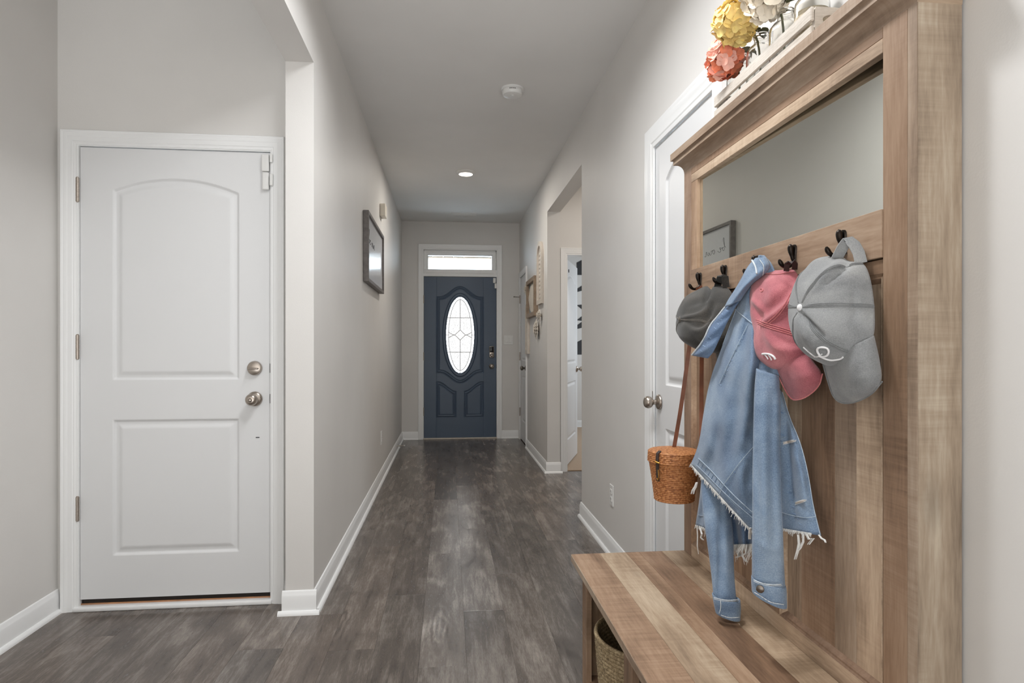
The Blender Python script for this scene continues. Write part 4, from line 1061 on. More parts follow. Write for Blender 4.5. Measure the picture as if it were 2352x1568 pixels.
sl2, G2 = tube_px('sleeve', [(1612, 1090), (1612, 1130), (1616, 1180), (1624, 1240), (1633, 1300), (1640, 1372)], [(1668, 1100), (1672, 1150), (1680, 1200), (1683, 1250), (1684, 1310), (1690, 1378)],
                  [0.735, 0.728, 0.722, 0.718, 0.715, 0.712], D, jk, 60, 40, 0.7, folds=((0.002, 1.5, 0.35, 0.2),), crumple=0.002, seed=3,
                  creases=(([(1656, 1130), (1656, 1220), (1654, 1300), (1650, 1372)], 5, -0.012), ([(1632, 1150), (1638, 1240), (1644, 1340)], 8, 0.004), ([(1672, 1170), (1670, 1270), (1672, 1360)], 8, 0.004)))
cf2, C2 = tube_px('cuff', [(1637, 1366), (1640, 1384), (1645, 1408)], [(1698, 1374), (1700, 1392), (1698, 1420)], [0.712, 0.712, 0.712], D, sl2, 14, 32, 0.76, thick=0.003, seed=2)
def front_px(G, u, v, out=0.002):
    """point on the near side of a tube grid that shows at a pixel"""
    m = G.shape[1]; ks = [k for k in range(m) if math.sin(2 * math.pi * k / m) <= 0.01]
    P = G[:, ks].reshape(-1, 3); W = P[:, 0] * SN + P[:, 1] * CS; Rr = P[:, 0] * CS - P[:, 1] * SN
    d = (1176 + 1409 * Rr / W - u) ** 2 + (799 - 1409 * (P[:, 2] - CAM_H) / W - v) ** 2
    k = np.argsort(d)[:5]; w = 1 / (d[k] + 0.3)
    return onX(u, v, float((P[k, 0] * w).sum() / w.sum()) - out)
def stitch_on(G, pts, r=0.0011, out=0.0022, n=24):
    return tube_data([front_px(G, u, v, out) for u, v in smooth_poly(pts, n, 2)], r, 6)
cs = []
cs += [stitch_on(C1, [(1731, 1331), (1745, 1338), (1770, 1343), (1801, 1341)]), stitch_on(C1, [(1731, 1334), (1745, 1341), (1770, 1346), (1801, 1344)], 0.0007), stitch_on(C1, [(1733, 1360), (1750, 1370), (1770, 1384), (1800, 1388)], 0.0009)]
multi('cuff_stitching', cs, M['stitch'], sl1)
cs = [stitch_on(C2, [(1640, 1372), (1655, 1376), (1675, 1379), (1697, 1376)]), stitch_on(C2, [(1640, 1375), (1655, 1379), (1675, 1382), (1697, 1379)], 0.0007), stitch_on(C2, [(1656, 1412), (1675, 1419), (1698, 1417)], 0.0009), stitch_on(C2, [(1655, 1378), (1656, 1395), (1652, 1408)], 0.0009)]
multi('cuff_stitching', cs, M['stitch'], sl2)
multi('sleeve_seam', [stitch_on(G2, [(1659, 1165), (1658, 1220), (1656, 1280), (1653, 1340), (1651, 1372)], 0.0014, -0.004)], M['stitch'], sl2)
p = front_px(C1, 1746, 1352, 0.003)
bd = Vector((-0.55, -0.83, 0)).normalized()
bt_ = lathe('button', [(0.0085, 0), (0.0085, 0.002), (0.0065, 0.0035), (0, 0.0038)], M['darknickel'], sl1, 20, (0, 0, 0), 'x')
bt_.location = p; bt_.rotation_euler = (0, 0, math.atan2(bd.y, bd.x)); setp(bt_, sl1)
# seams and edges
S = []
S += [lap.seam([(1709, 655), (1688, 682), (1665, 704), (1650, 724), (1630, 746), (1616, 782), (1589, 815)], 0.0022, 0.001)]
S += [col_.seam([(1727, 597), (1736, 612), (1738, 628)], 0.0022, 0.002), col_.seam([(1745, 596), (1756, 612), (1752, 632)], 0.0009, 0.002)]
multi('seam', S, M['stitch'], jk); S = []
S += [body.seam([(1690, 711), (1712, 730), (1735, 748), (1748, 760)], 0.0015, 0.002)]
S += [body.seam([(1717, 746), (1702, 776), (1684, 812), (1666, 850), (1652, 880)], 0.0010, 0.0018), body.seam([(1690, 712), (1676, 748), (1660, 792)], 0.0008, 0.0016)]
S += [body.seam([(1604, 1052), (1630, 1076), (1660, 1110), (1690, 1142), (1728, 1176)], 0.0011, 0.0016), body.seam([(1600, 1068), (1625, 1092), (1656, 1124), (1690, 1156), (1730, 1190)], 0.0008, 0.0016)]
S += [body.seam([(1661, 1114), (1680, 1088), (1702, 1058), (1730, 1026)], 0.0009, 0.0018), body.seam([(1648, 1142), (1655, 1128), (1661, 1114)], 0.0008, 0.0016)]
S += [body.seam([(1700, 1170), (1660, 1130), (1660, 1130)], 0.0003, 0.001)]
S += [plk.seam([(1794, 1176), (1820, 1184), (1850, 1189), (1874, 1186)], 0.0009, 0.0015), plk.seam([(1797, 900), (1812, 955), (1837, 1012), (1850, 1060), (1860, 1110), (1867, 1160), (1884, 1228)], 0.0010, 0.0006)]
S += [mid.seam([(1738, 856), (1752, 860), (1770, 862), (1787, 866)], 0.0010, 0.0015), leftp.seam([(1604, 1182), (1620, 1186), (1628, 1188)], 0.0008, 0.0012)]
S += [plk.seam([(1790, 1010), (1797, 1006), (1807, 1002)], 0.0006, 0.001)]
tag(multi('seam', S, M['stitchmid'], jk), kind='stuff')
# puckers beside the seams
pk = []
def puckers(sh, pts, n, off, r=0.0022):
    for u, v in resample(pts, n):
        pk.append(sh.seam([(u + off[0], v + off[1]), (u - off[0], v - off[1])], r * random.uniform(0.8, 1.2), -0.0009, 5, 0))
puckers(lap, [(1700, 676), (1662, 722), (1640, 760), (1612, 806)], 14, (3, 2)); puckers(body, [(1712, 760), (1680, 826), (1655, 884)], 12, (3, 1.5), 0.0018)
puckers(body, [(1606, 1062), (1660, 1118), (1726, 1182)], 16, (2.5, -5), 0.0020); puckers(body, [(1668, 1110), (1700, 1066), (1728, 1034)], 7, (3, 2), 0.0018)
puckers(plk, [(1794, 930), (1797, 1000), (1800, 1060), (1808, 1110), (1818, 1150), (1824, 1180)], 16, (5, 2), 0.0020)
puckers(plk, [(1832, 1190), (1840, 1210), (1850, 1226)], 4, (4, 3), 0.0016)
tag(multi('seam_pucker', pk, M['stitchdk'], jk), kind='stuff')
for u0, v0, u1, v1 in ((1799, 1018, 1827, 1012), (1827, 1156, 1850, 1149)):
    b_ = multi('buttonhole', [plk.seam([(u0, v0), ((u0 + u1) / 2, (v0 + v1) / 2 - 0.8), (u1, v1)], [0.0012, 0.0024, 0.0030, 0.0030, 0.0022, 0.001], 0.001, 6, 0)], M['artwood'], jk)
    multi('buttonhole_edge', [plk.seam([(u0 - 1, v0 - 3), (u1 + 1, v1 - 4), (u1 + 4, v1 + 1), (u0 - 1, v0 + 3)], 0.0008, 0.001, 16, 2)], M['stitch'], b_)
tb = tube('hem_tab', [plk.at(1782, 868, 0.012), plk.at(1774, 878, 0.02), plk.at(1771, 892, 0.02), plk.at(1776, 908, 0.014)], 0.003, M['stitch'], jk)
# frayed hems
hb = [body.P[-1, j] for j in range(0, 36)]; hl = [tuple(body.at(u, v, 0.001)) for u, v in ((1587, 1066), (1600, 1108), (1640, 1142), (1680, 1172), (1706, 1196), (1730, 1226))]
fr = []
fringe('frayed_hem', hb, 620, 0.002, 0.009, jk, r=0.0006)
fringe('frayed_hem', [plk.P[-1, j] for j in range(20)], 200, 0.002, 0.008, jk, r=0.0006)
fringe('frayed_hem', [leftp.P[-1, j] for j in range(12)], 60, 0.004, 0.014, jk)
fringe('frayed_hem', [backp.P[-1, j] for j in range(24)], 120, 0.008, 0.03, jk, r=0.0009)
def lock(name, sh, pts, n, parent):
    parts = []
    for i in range(n):
        du = random.uniform(-1.5, 1.5)
        parts.append(tube_data([sh.at(u + du * (1 + k * 0.6), v, 0.004 + 0.001 * i) for k, (u, v) in enumerate(pts)], [0.0016, 0.0018, 0.0016, 0.0007][:len(pts)], 5))
    o = multi(name, parts, M['thread'], parent); tag(o, kind='stuff')
lock('loose_threads', plk, [(1834, 1228), (1836, 1248), (1833, 1266), (1828, 1284)], 5, jk)
lock('loose_threads', plk, [(1846, 1226), (1846, 1244), (1840, 1258), (1832, 1268)], 3, jk)
lock('loose_threads', plk, [(1852, 1226), (1858, 1238), (1868, 1236), (1857, 1250)], 3, jk)
lock('loose_threads', plk, [(1880, 1228), (1886, 1236), (1893, 1240), (1895, 1246)], 2, jk)
lock('loose_threads', leftp, [(1600, 1208), (1601, 1230), (1600, 1252), (1602, 1272)], 2, jk)
lock('loose_threads', leftp, [(1608, 1212), (1612, 1226), (1610, 1234), (1615, 1240)], 3, jk)
lock('loose_threads', backp, [(1700, 1250), (1694, 1266), (1700, 1276), (1692, 1280)], 4, jk)
lock('loose_threads', backp, [(1716, 1250), (1714, 1270), (1706, 1276), (1716, 1290)], 4, jk)
lock('loose_threads', body, [(1600, 1108), (1597, 1118), (1592, 1126), (1590, 1134)], 5, jk)
lock('loose_threads', body, [(1724, 1212), (1722, 1222), (1722, 1232), (1722, 1238)], 8, jk)

# caps -----------------------------------------------------------------
class Cap:
    def __init__(s, name, loc, label, rim, Xrim, apex, Xapex, mat, seammat, group, p=0.85, dents=0.004, seed=0, n=36, m=88, folds=(), creases=()):
        s.root = empty(name, loc, label, 'cap', group)
        R2 = smooth_poly(rim + [rim[0]], m + 1, 2)[:m]
        cy = R2.mean(0); vmin, vmax = R2[:, 1].min(), R2[:, 1].max()
        X = np.interp(R2[:, 1], np.linspace(vmin, vmax, len(Xrim)), Xrim)
        RP = np.array([tuple(onX(R2[j][0], R2[j][1], X[j])) for j in range(m)]); C = RP.mean(0); A = np.array(onX(apex[0], apex[1], Xapex))
        s.P = np.zeros((n, m, 3))
        for i in range(n):
            ph = (i / (n - 1)) * math.pi / 2; h = math.sin(ph); sc = math.cos(ph) ** p if i < n - 1 else 0.0
            c = C + (A - C) * h
            for j in range(m):
                q = c + (RP[j] - C) * sc
                env = math.sin(math.pi * min(1, i / (n - 1) * 1.1)) ** 0.7 if i < n - 1 else 0
                dirv = (A - C) / np.linalg.norm(A - C)
                w_ = wob(q, 42, seed) * dents * env
                for (fa, fw, amp, iw) in folds:
                    dj = ((j / m - fa + 0.5) % 1) - 0.5
                    w_ -= amp * math.exp(-(dj / fw) ** 2) * math.sin(math.pi * min(1, i / (n - 1) / iw)) if i / (n - 1) < iw else 0
                out = q - C; out = out / (np.linalg.norm(out) + 1e-9)
                s.P[i, j] = q + out * w_
        if creases:
            s.n, s.m, s.C = n, m, C
            W = s.P[..., 0] * SN + s.P[..., 1] * CS; Rr = s.P[..., 0] * CS - s.P[..., 1] * SN
            H = crease_field(1176 + 1409 * Rr / W, 799 - 1409 * (s.P[..., 2] - CAM_H) / W, creases)
            N_ = np.array([[s.nrm(i, j) for j in range(m)] for i in range(n)])
            s.P = s.P + N_ * H[..., None]
            A = s.P[-1].mean(0); s.P[-1] = A
        V = s.P.reshape(-1, 3).tolist()
        F = grid_faces(n, m, True)
        nn = np.cross(s.P[n // 2, 1] - s.P[n // 2, 0], s.P[n // 2 + 1, 0] - s.P[n // 2, 0])
        if np.dot(nn, s.P[n // 2, 0] - C) < 0: F = [f[::-1] for f in F]
        s.crown = mesh_obj('crown', V, F, mat, s.root, smooth=True)
        md = s.crown.modifiers.new('thickness', 'SOLIDIFY'); md.thickness = 0.0022; md.offset = -1
        s.n, s.m, s.A, s.C, s.sm = n, m, A, C, seammat
        W = s.P[..., 0] * SN + s.P[..., 1] * CS; Rr = s.P[..., 0] * CS - s.P[..., 1] * SN
        s.U = 1176 + 1409 * Rr / W; s.Vv = 799 - 1409 * (s.P[..., 2] - CAM_H) / W; s.W = W
    def nrm(s, i, j):
        a = s.P[min(i + 1, s.n - 1), j] - s.P[max(i - 1, 0), j]; b = s.P[i, (j + 1) % s.m] - s.P[i, j - 1]
        c = np.cross(a, b); l = np.linalg.norm(c); c = c / l if l > 1e-9 else np.array((-1.0, 0, 0))
        return c if np.dot(c, s.P[i, j] - s.C) > 0 else -c
    def seams(s, cols, off=0.9, r=0.00075):
        T = []
        for f in cols:
            for d in (-1, 0, 1):
                j0 = f * s.m + d * 0.0
                pts = []
                for i in range(0, s.n - 1):
                    jj = int(round(j0)) % s.m; t = s.P[i, (jj + 1) % s.m] - s.P[i, jj - 1]; t = t / (np.linalg.norm(t) + 1e-9)
                    pts.append(s.P[i, jj] + s.nrm(i, jj) * 0.0005 + t * d * 0.0030 * min(1, (s.n - i) / 8))
                T.append(tube_data(pts, r if d else r * 1.5, 5))
            o = multi('seam', T, s.sm, s.root); T = []
    def surf(s, u, v, out=0.0015):
        d = (s.U - u) ** 2 + (s.Vv - v) ** 2
        near = d < max(16, d.min() * 1.5)
        W = np.where(near, s.W, 9e9); k = np.unravel_index(np.argmin(W), W.shape)
        n = s.nrm(*k); pl = s.P[k] + n * out; ray = np.array((SN + (u - 1176) / 1409 * CS, CS - (u - 1176) / 1409 * SN, (799 - v) / 1409)); o = np.array((0, 0, CAM_H))
        den = ray.dot(n)
        if abs(den) < 0.15: return Vector(onX(u, v, s.P[k][0] - out))
        t = (pl - o).dot(n) / den
        return Vector(o + ray * t)
    def line(s, pts, r, out=0.0012, n=20):
        return tube_data([s.surf(u, v, out) for u, v in smooth_poly(pts, n, 2)], r, 6)
    def button(s, mat, r=0.007):
        d = (s.A - s.C); d = Vector(d / np.linalg.norm(d)); 
        b = lathe('button', [(r, -0.003), (r, 0.001), (r * 0.8, 0.0035), (r * 0.4, 0.005), (0, 0.0054)], mat, s.root, 20, (0, 0, 0), 'x')
        b.location = s.A; b.rotation_euler = d.to_track_quat('X', 'Z').to_euler(); setp(b, s.root)
    def brim(s, Lp, Rp, X0, X1, mat, bulge, mid=None):
        b = Sheet('brim', Lp, Rp, X0, X1, mat, s.root, 30, 30, bulge=bulge, thick=0.004, smooth_edges=True)
        return b
    def strap(s, mat, pts, w, X):
        V, F = band_data([onX(u, v, x) for (u, v), x in zip(pts, X)], (0.86, -0.5, 0), w, 0.003)
        return mesh_obj('strap', V, F, mat, s.root, smooth=True, autos=0.6)

g = Cap('baseball_cap', (0.79, 1.17, 1.2), 'washed grey cap with white loop embroidery on the nearest hook',
        [(1918, 588), (1950, 600), (1986, 602), (2002, 645), (2010, 715), (2009, 775), (1985, 810), (1950, 836), (1910, 846), (1886, 826), (1862, 770), (1862, 690), (1886, 625)],
        [0.800, 0.802, 0.800, 0.786, 0.766], (1837, 706), 0.707, M['greycap'], M['greyseam'], 'caps on the hall tree hooks', p=0.72, dents=0.003, seed=1, folds=((0.56, 0.03, 0.006, 0.9),), creases=(([(1949, 606), (1925, 626), (1897, 650)], 5, -0.010), ([(1935, 598), (1905, 622), (1885, 645)], 9, 0.006), ([(1842, 722), (1860, 742), (1890, 772)], 5, -0.014), ([(1832, 735), (1848, 765), (1862, 790)], 10, 0.008), ([(1960, 660), (1964, 700), (1962, 740)], 7, -0.003), ([(1875, 780), (1870, 800), (1866, 812)], 4, 0.003)))
g.button(M['embroid']); g.seams([0.26, 0.44, 0.62, 0.80, 0.95, 0.1])
gb = g.brim([(1888, 826), (1897, 860), (1905, 888), (1914, 912), (1930, 926)], [(2008, 770), (2022, 830), (2027, 876), (2005, 908), (1960, 926)], [0.765, 0.768, 0.775, 0.78, 0.785], [0.790, 0.792, 0.794, 0.795, 0.79], M['greycap'], [0.026, 0.03, 0.03, 0.022, 0.006])
multi('brim_edge', [gb.seam([(1888, 828), (1897, 860), (1905, 888), (1914, 912), (1930, 926), (1960, 926), (2000, 908), (2026, 876)], 0.0016, 0.0005, 40)], M['greyseam'], g.root)
multi('embroidery', [g.line([(1845, 797), (1858, 809), (1874, 821), (1882, 818)], 0.0014), g.line([(1870, 820), (1880, 818), (1888, 813)], 0.0012), g.line([(1884, 818), (1876, 806), (1878, 799), (1888, 797), (1900, 799), (1904, 807), (1901, 816), (1891, 820), (1882, 818)], 0.0022, 0.0015, 36), g.line([(1880, 817), (1892, 823), (1908, 828), (1924, 826), (1932, 824), (1936, 820)], 0.0018, 0.0015)], M['embroid'], g.root)
g.strap(M['greycap'], [(1922, 594), (1930, 578), (1938, 564), (1944, 556), (1952, 554), (1962, 562), (1972, 580), (1978, 604)], 0.021, [0.787, 0.785, 0.785, 0.786, 0.792, 0.797, 0.800, 0.802])

pk_ = Cap('baseball_cap', (0.79, 1.39, 1.2), 'washed coral pink cap hanging between the jacket and the grey cap',
        [(1748, 616), (1785, 622), (1826, 614), (1842, 655), (1850, 710), (1846, 770), (1850, 806), (1825, 836), (1795, 848), (1768, 832), (1752, 800), (1756, 740), (1738, 670)],
        [0.805, 0.800, 0.79, 0.778, 0.772], (1748, 742), 0.742, M['pinkcap'], M['pinkseam'], 'caps on the hall tree hooks', p=0.62, dents=0.006, seed=4, folds=((0.32, 0.05, 0.006, 0.8),), creases=(([(1752, 742), (1785, 722), (1812, 698), (1840, 668)], 8, 0.010), ([(1745, 728), (1775, 700), (1806, 672), (1822, 645)], 11, -0.009), ([(1730, 690), (1744, 702), (1758, 722)], 5, 0.007), ([(1728, 705), (1740, 722), (1752, 742)], 5, -0.005), ([(1760, 770), (1785, 800), (1815, 808)], 10, 0.006), ([(1775, 770), (1810, 790), (1840, 790)], 8, -0.006), ([(1800, 640), (1820, 655), (1844, 668)], 5, 0.005), ([(1760, 640), (1775, 670), (1765, 690)], 12, 0.004)))
multi('seam', [pk_.line([(1736, 733), (1760, 742), (1795, 752), (1832, 764)], 0.0009), pk_.line([(1738, 738), (1760, 747), (1795, 757), (1833, 769)], 0.0009), pk_.line([(1740, 742), (1762, 752), (1796, 762), (1834, 773)], 0.0009)], M['pinkseam'], pk_.root)
multi('seam', [pk_.line([(1760, 742), (1785, 722), (1808, 690), (1820, 664), (1842, 672)], 0.0008), pk_.line([(1764, 745), (1788, 726), (1811, 694), (1823, 669), (1843, 677)], 0.0008)], M['pinkseam'], pk_.root)
multi('seam', [pk_.line([(1744, 626), (1775, 631), (1824, 624)], 0.0008)], M['pinkseam'], pk_.root)
pb_ = pk_.brim([(1768, 826), (1786, 858), (1799, 888), (1812, 910), (1822, 920)], [(1848, 800), (1868, 830), (1890, 856), (1884, 886), (1850, 914)], [0.764, 0.766, 0.772, 0.778, 0.782], [0.785, 0.788, 0.790, 0.792, 0.788], M['pinkcap'], [0.016, 0.02, 0.02, 0.014, 0.004])
multi('brim_edge', [pb_.seam([(1769, 828), (1786, 858), (1799, 888), (1812, 910), (1822, 920), (1850, 914), (1882, 888), (1889, 858)], 0.0014, 0.0005, 40)], M['pinkseam'], pk_.root)
multi('embroidery', [pk_.line([(1751, 813), (1760, 812), (1770, 814), (1778, 819), (1781, 825)], 0.0028, 0.001), pk_.line([(1757, 815), (1762, 820), (1764, 825)], 0.0016, 0.001), pk_.line([(1765, 815), (1770, 821), (1772, 827)], 0.0016, 0.001)], M['embroid'], pk_.root)
multi('eyelet', [tube_data([pk_.surf(1749 + 3.2 * math.cos(t), 666 + 3.6 * math.sin(t), 0.001) for t in np.linspace(0, 2 * math.pi, 14, endpoint=False)], 0.0010, 6, True)], M['pinkseam'], pk_.root)
pk_.strap(M['darkleather'], [(1806, 622), (1808, 606), (1815, 601), (1822, 600), (1826, 606), (1825, 618)], 0.012, [0.79, 0.786, 0.785, 0.788, 0.796, 0.803])

dk = Cap('baseball_cap', (0.78, 1.73, 1.2), 'dark charcoal cap partly tucked behind the denim jacket collar',
        [(1645, 655), (1672, 657), (1690, 690), (1694, 750), (1678, 796), (1652, 815), (1628, 800), (1616, 756), (1616, 702)],
        [0.806, 0.80, 0.79, 0.775, 0.765], (1561, 733), 0.682, M['darkcap'], M['darkseam'], 'caps on the hall tree hooks', p=0.75, dents=0.005, seed=6, folds=((0.78, 0.04, 0.006, 0.9),), creases=(([(1634, 652), (1628, 668), (1621, 688)], 4.5, -0.018), ([(1566, 730), (1596, 727), (1622, 716), (1632, 690)], 5, 0.008), ([(1568, 738), (1600, 752), (1624, 738), (1640, 700)], 8, -0.010), ([(1572, 742), (1604, 762), (1632, 740), (1650, 700)], 6, 0.006), ([(1576, 760), (1600, 790), (1628, 800)], 9, -0.006), ([(1585, 700), (1606, 690), (1622, 700)], 8, -0.005)))
dk.button(M['darkseam'], 0.0085); dk.seams([0.28, 0.64, 0.82])
dk.strap(M['darkcap'], [(1648, 660), (1651, 646), (1655, 636), (1660, 632), (1665, 636), (1668, 660)], 0.02, [0.795, 0.79, 0.788, 0.79, 0.797, 0.802])
dk.brim([(1642, 796), (1646, 826), (1652, 850), (1660, 864)], [(1696, 800), (1700, 835), (1696, 858), (1676, 872)], [0.765, 0.768, 0.775, 0.78], [0.79, 0.792, 0.794, 0.79], M['darkcap'], [0.02, 0.022, 0.016, 0.004])

# rattan handbag -------------------------------------------------------
hbg = empty('rattan_handbag', (0.735, 1.93, 0.66), 'round honey rattan handbag with leather strap on the farthest hook', 'handbag')
def coil(name, R0, R1, z0, z1, rows, c, mat, parent, sx, sy, n=110, lidded=False):
    V = []; per = 4; N = rows * per + 1; F = []
    for i in range(N):
        t = i / (N - 1); row = t * rows
        R = R0 + (R1 - R0) * t ** 1.25; z = z0 + (z1 - z0) * t
        for k in range(n):
            a = 2 * math.pi * k / n
            st_ = 0.5 + 0.5 * math.cos(k * 2 * math.pi * 26 / n * 1.0 + (int(row) % 2) * math.pi)
            b = 0.0024 * abs(math.sin(math.pi * row)) * (0.45 + 0.75 * st_)
            V.append((c[0] + (R + b) * sx * math.cos(a), c[1] + (R + b) * sy * math.sin(a), z))
    F = grid_faces(N, n, True); F.append(tuple(range(n))[::-1]); F.append(tuple(range((N - 1) * n, N * n)))
    return mesh_obj(name, V, F, mat, parent, smooth=True, autos=1.2)
BC = (0.728, 1.925)
coil('basket_body', 0.062, 0.079, 0.664, 0.790, 21, BC, M['rattan'], hbg, 1.0, 1.0, 156)
coil('lid', 0.083, 0.081, 0.788, 0.823, 6, BC, M['rattan'], hbg, 1.0, 1.0, 156)
V = []; rings_ = 18; n = 72
for i in range(rings_ + 1):
    r = 0.081 * (1 - i / rings_)
    for k in range(n): V.append((BC[0] + r * math.cos(2 * math.pi * k / n), BC[1] + r * math.sin(2 * math.pi * k / n), 0.8232 + 0.009 * (1 - (1 - i / rings_) ** 2) + 0.0012 * abs(math.sin(i * math.pi / 2))))
mesh_obj('lid_top', V, grid_faces(rings_ + 1, n, True), M['rattan'], hbg, smooth=True)
la = math.atan2(0 - BC[1], 0 - BC[0]) - 0.62
def onbag(r, z, a=la): return Vector((BC[0] + r * math.cos(a), BC[1] + r * math.sin(a), z))
lt = mesh_obj('latch_strap', *band_data([onbag(0.074, 0.829), onbag(0.0865, 0.823), onbag(0.0885, 0.805), onbag(0.087, 0.785), onbag(0.0865, 0.76), onbag(0.0845, 0.735)], (-math.sin(la), math.cos(la), 0), 0.010, 0.003), M['darkleather'], hbg, True, 0.6)
tube('peg', [onbag(0.089, 0.797, la - 0.09), onbag(0.0915, 0.795), onbag(0.089, 0.793, la + 0.09)], 0.0032, M['brass'], lt)
tube('loop', [onbag(0.088, 0.772, la + 0.04), onbag(0.09, 0.75, la + 0.07), onbag(0.0885, 0.738, la + 0.03), onbag(0.087, 0.745, la - 0.02)], 0.0016, M['brass'], lt)
st_pts = [(0.725, 1.858 + 0.145, 0.80), onX(1547, 1034, 0.728), onX(1550, 1018, 0.732), onX(1566, 925, 0.745), onX(1580, 820, 0.758), onX(1594, 720, 0.778), onX(1603, 662, 0.785), onX(1606, 653, 0.787), onX(1609, 655, 0.79), onX(1612, 700, 0.796), onX(1612, 800, 0.79), onX(1611, 900, 0.77), onX(1611, 1000, 0.748), onX(1612, 1040, 0.742)]
mesh_obj('shoulder_strap', *band_data(smooth_poly([tuple(p) for p in st_pts[1:]], 60, 2), (0.93, -0.35, 0), 0.0125, 0.003), M['leather'], hbg, True, 0.6)

# seagrass basket in the bench -----------------------------------------
sb = empty('woven_basket', (0.585, 1.74, 0.068), 'woven seagrass basket in the far cubby under the bench', 'basket')
def wallbasket(name, R0, R1, z0, z1, rows, c, mat, parent, n=168, inside=0.007):
    V = []; per = 4; N = rows * per + 1
    for i in range(N):
        t = i / (N - 1); row = t * rows; R = R0 + (R1 - R0) * t; z = z0 + (z1 - z0) * t
        for k in range(n):
            a = 2 * math.pi * k / n; s = 0.5 + 0.5 * math.cos(k * 2 * math.pi * 42 / n + (int(row) % 2) * math.pi)
            b = 0.0036 * abs(math.sin(math.pi * row)) * (0.4 + 0.8 * s)
            V.append((c[0] + (R + b) * math.cos(a), c[1] + (R + b) * math.sin(a), z))
    for i in range(N - 1, -1, -1):
        t = i / (N - 1); row = t * rows; R = R0 + (R1 - R0) * t - inside; z = z0 + 0.006 + (z1 - z0 - 0.006) * t
        for k in range(n):
            a = 2 * math.pi * k / n; s = 0.5 + 0.5 * math.cos(k * 2 * math.pi * 42 / n + (int(row) % 2) * math.pi)
            b = -0.0018 * abs(math.sin(math.pi * row)) * (0.4 + 0.8 * s)
            V.append((c[0] + (R + b) * math.cos(a), c[1] + (R + b) * math.sin(a), z))
    F = grid_faces(2 * N, n, True); F.append(tuple(range(n))[::-1]); F.append(tuple(range((2 * N - 1) * n, 2 * N * n)))
    return mesh_obj(name, V, F, mat, parent, smooth=True, autos=1.2)
wallbasket('basket_wall', 0.138, 0.158, 0.069, 0.318, 22, (0.585, 1.74), M['seagrass'], sb)
tube('rim', [(0.585 + 0.156 * math.cos(t), 1.74 + 0.156 * math.sin(t), 0.320) for t in np.linspace(0, 2 * math.pi, 60, endpoint=False)], 0.0065, M['seagrass'], sb, 8, True)
tk = empty('dark_bundle', (0.60, 1.68, 0.08), 'black crumpled bundle stuffed inside the woven basket', 'cloth')
V = []; n, m = 26, 40
for i in range(n):
    t = i / (n - 1); ph = t * math.pi
    for k in range(m):
        a = 2 * math.pi * k / m; r = 0.085 * math.sin(ph) ** 0.6 * (1 + 0.22 * wob((math.cos(a), math.sin(a), t * 2), 6, 3))
        V.append((0.615 + r * math.cos(a), 1.675 + r * math.sin(a), 0.18 - 0.10 * math.cos(ph) + 0.01 * wob((math.cos(a) * r * 10, math.sin(a) * r * 10, t), 9, 5)))
mesh_obj('fold', V, grid_faces(n, m, True), M['black'], tk, True)

# crate, jars and flowers on the top -----------------------------------
cr = empty('flower_crate', (0.85, 1.535, 1.84), 'whitewashed wooden crate on top of the hall tree', 'crate')
C0, C1_, CXF, CXB, CZ = 1.286, 1.786, 0.800, 0.898, 1.8397
for z0, z1 in ((0.0, 0.032), (0.0425, 0.074)):
    plank('slat', C1_ - C0, z1 - z0, 0.009, (CXF + 0.0045, (C0 + C1_) / 2, CZ + (z0 + z1) / 2), 'yz', M['crate'], cr, 0.002)
    plank('slat', C1_ - C0, z1 - z0, 0.009, (CXB - 0.0045, (C0 + C1_) / 2, CZ + (z0 + z1) / 2), 'yz', M['crate'], cr, 0.002)
plank('crate_floor', C1_ - C0 - 0.022, CXB - CXF - 0.02, 0.008, ((CXF + CXB) / 2, (C0 + C1_) / 2, CZ + 0.005), 'yx', M['crate'], cr, 0.001)
def endboard(y, th):
    pts = [(CXF + 0.0095, 0), (CXB - 0.0095, 0), (CXB - 0.0095, 0.074), (CXF + 0.0095, 0.074)]; hole = [((CXF + CXB) / 2 + 0.021 * math.cos(t), 0.046 + 0.011 * math.sin(t)) for t in np.linspace(0, 2 * math.pi, 24, endpoint=False)]
    out = []
    for k in range(24):
        t = 2 * math.pi * k / 24; c, s_ = math.cos(t), math.sin(t); hx_, hz = (CXB - CXF) / 2 - 0.0095, 0.037
        f = min(hx_ / abs(c) if abs(c) > 1e-6 else 9, hz / abs(s_) if abs(s_) > 1e-6 else 9)
        out.append(((CXF + CXB) / 2 + c * f, 0.037 + s_ * f))
    V = []
    for yy in (y, y + th):
        V += [(a, yy, CZ + b) for a, b in out] + [(a, yy, CZ + b) for a, b in hole]
    F = []
    for k in range(24):
        l = (k + 1) % 24
        F += [(k, l, 24 + l, 24 + k), (48 + l, 48 + k, 72 + k, 72 + l), (24 + k, 24 + l, 72 + l, 72 + k), (k, 48 + k, 48 + l, l)]
    bm = bmesh.new()
    o = mesh_obj('end_board', V, F, M['crate'], cr); bm.from_mesh(o.data); bmesh.ops.recalc_face_normals(bm, faces=bm.faces); bm.to_mesh(o.data); bm.free()
endboard(C0, 0.010); endboard(C1_ - 0.010, 0.010)
JP = [(0.036, 0), (0.039, 0.003), (0.039, 0.104), (0.037, 0.116), (0.030, 0.126), (0.021, 0.133), (0.0185, 0.139), (0.0185, 0.150), (0.0215, 0.152), (0.0215, 0.159), (0.0185, 0.160), (0.0165, 0.158), (0.0165, 0.139), (0.019, 0.131), (0.028, 0.1235), (0.035, 0.114), (0.0365, 0.103), (0.0365, 0.006), (0.0, 0.005)]
jars = []
JY = [1.715, 1.595, 1.475, 1.36]
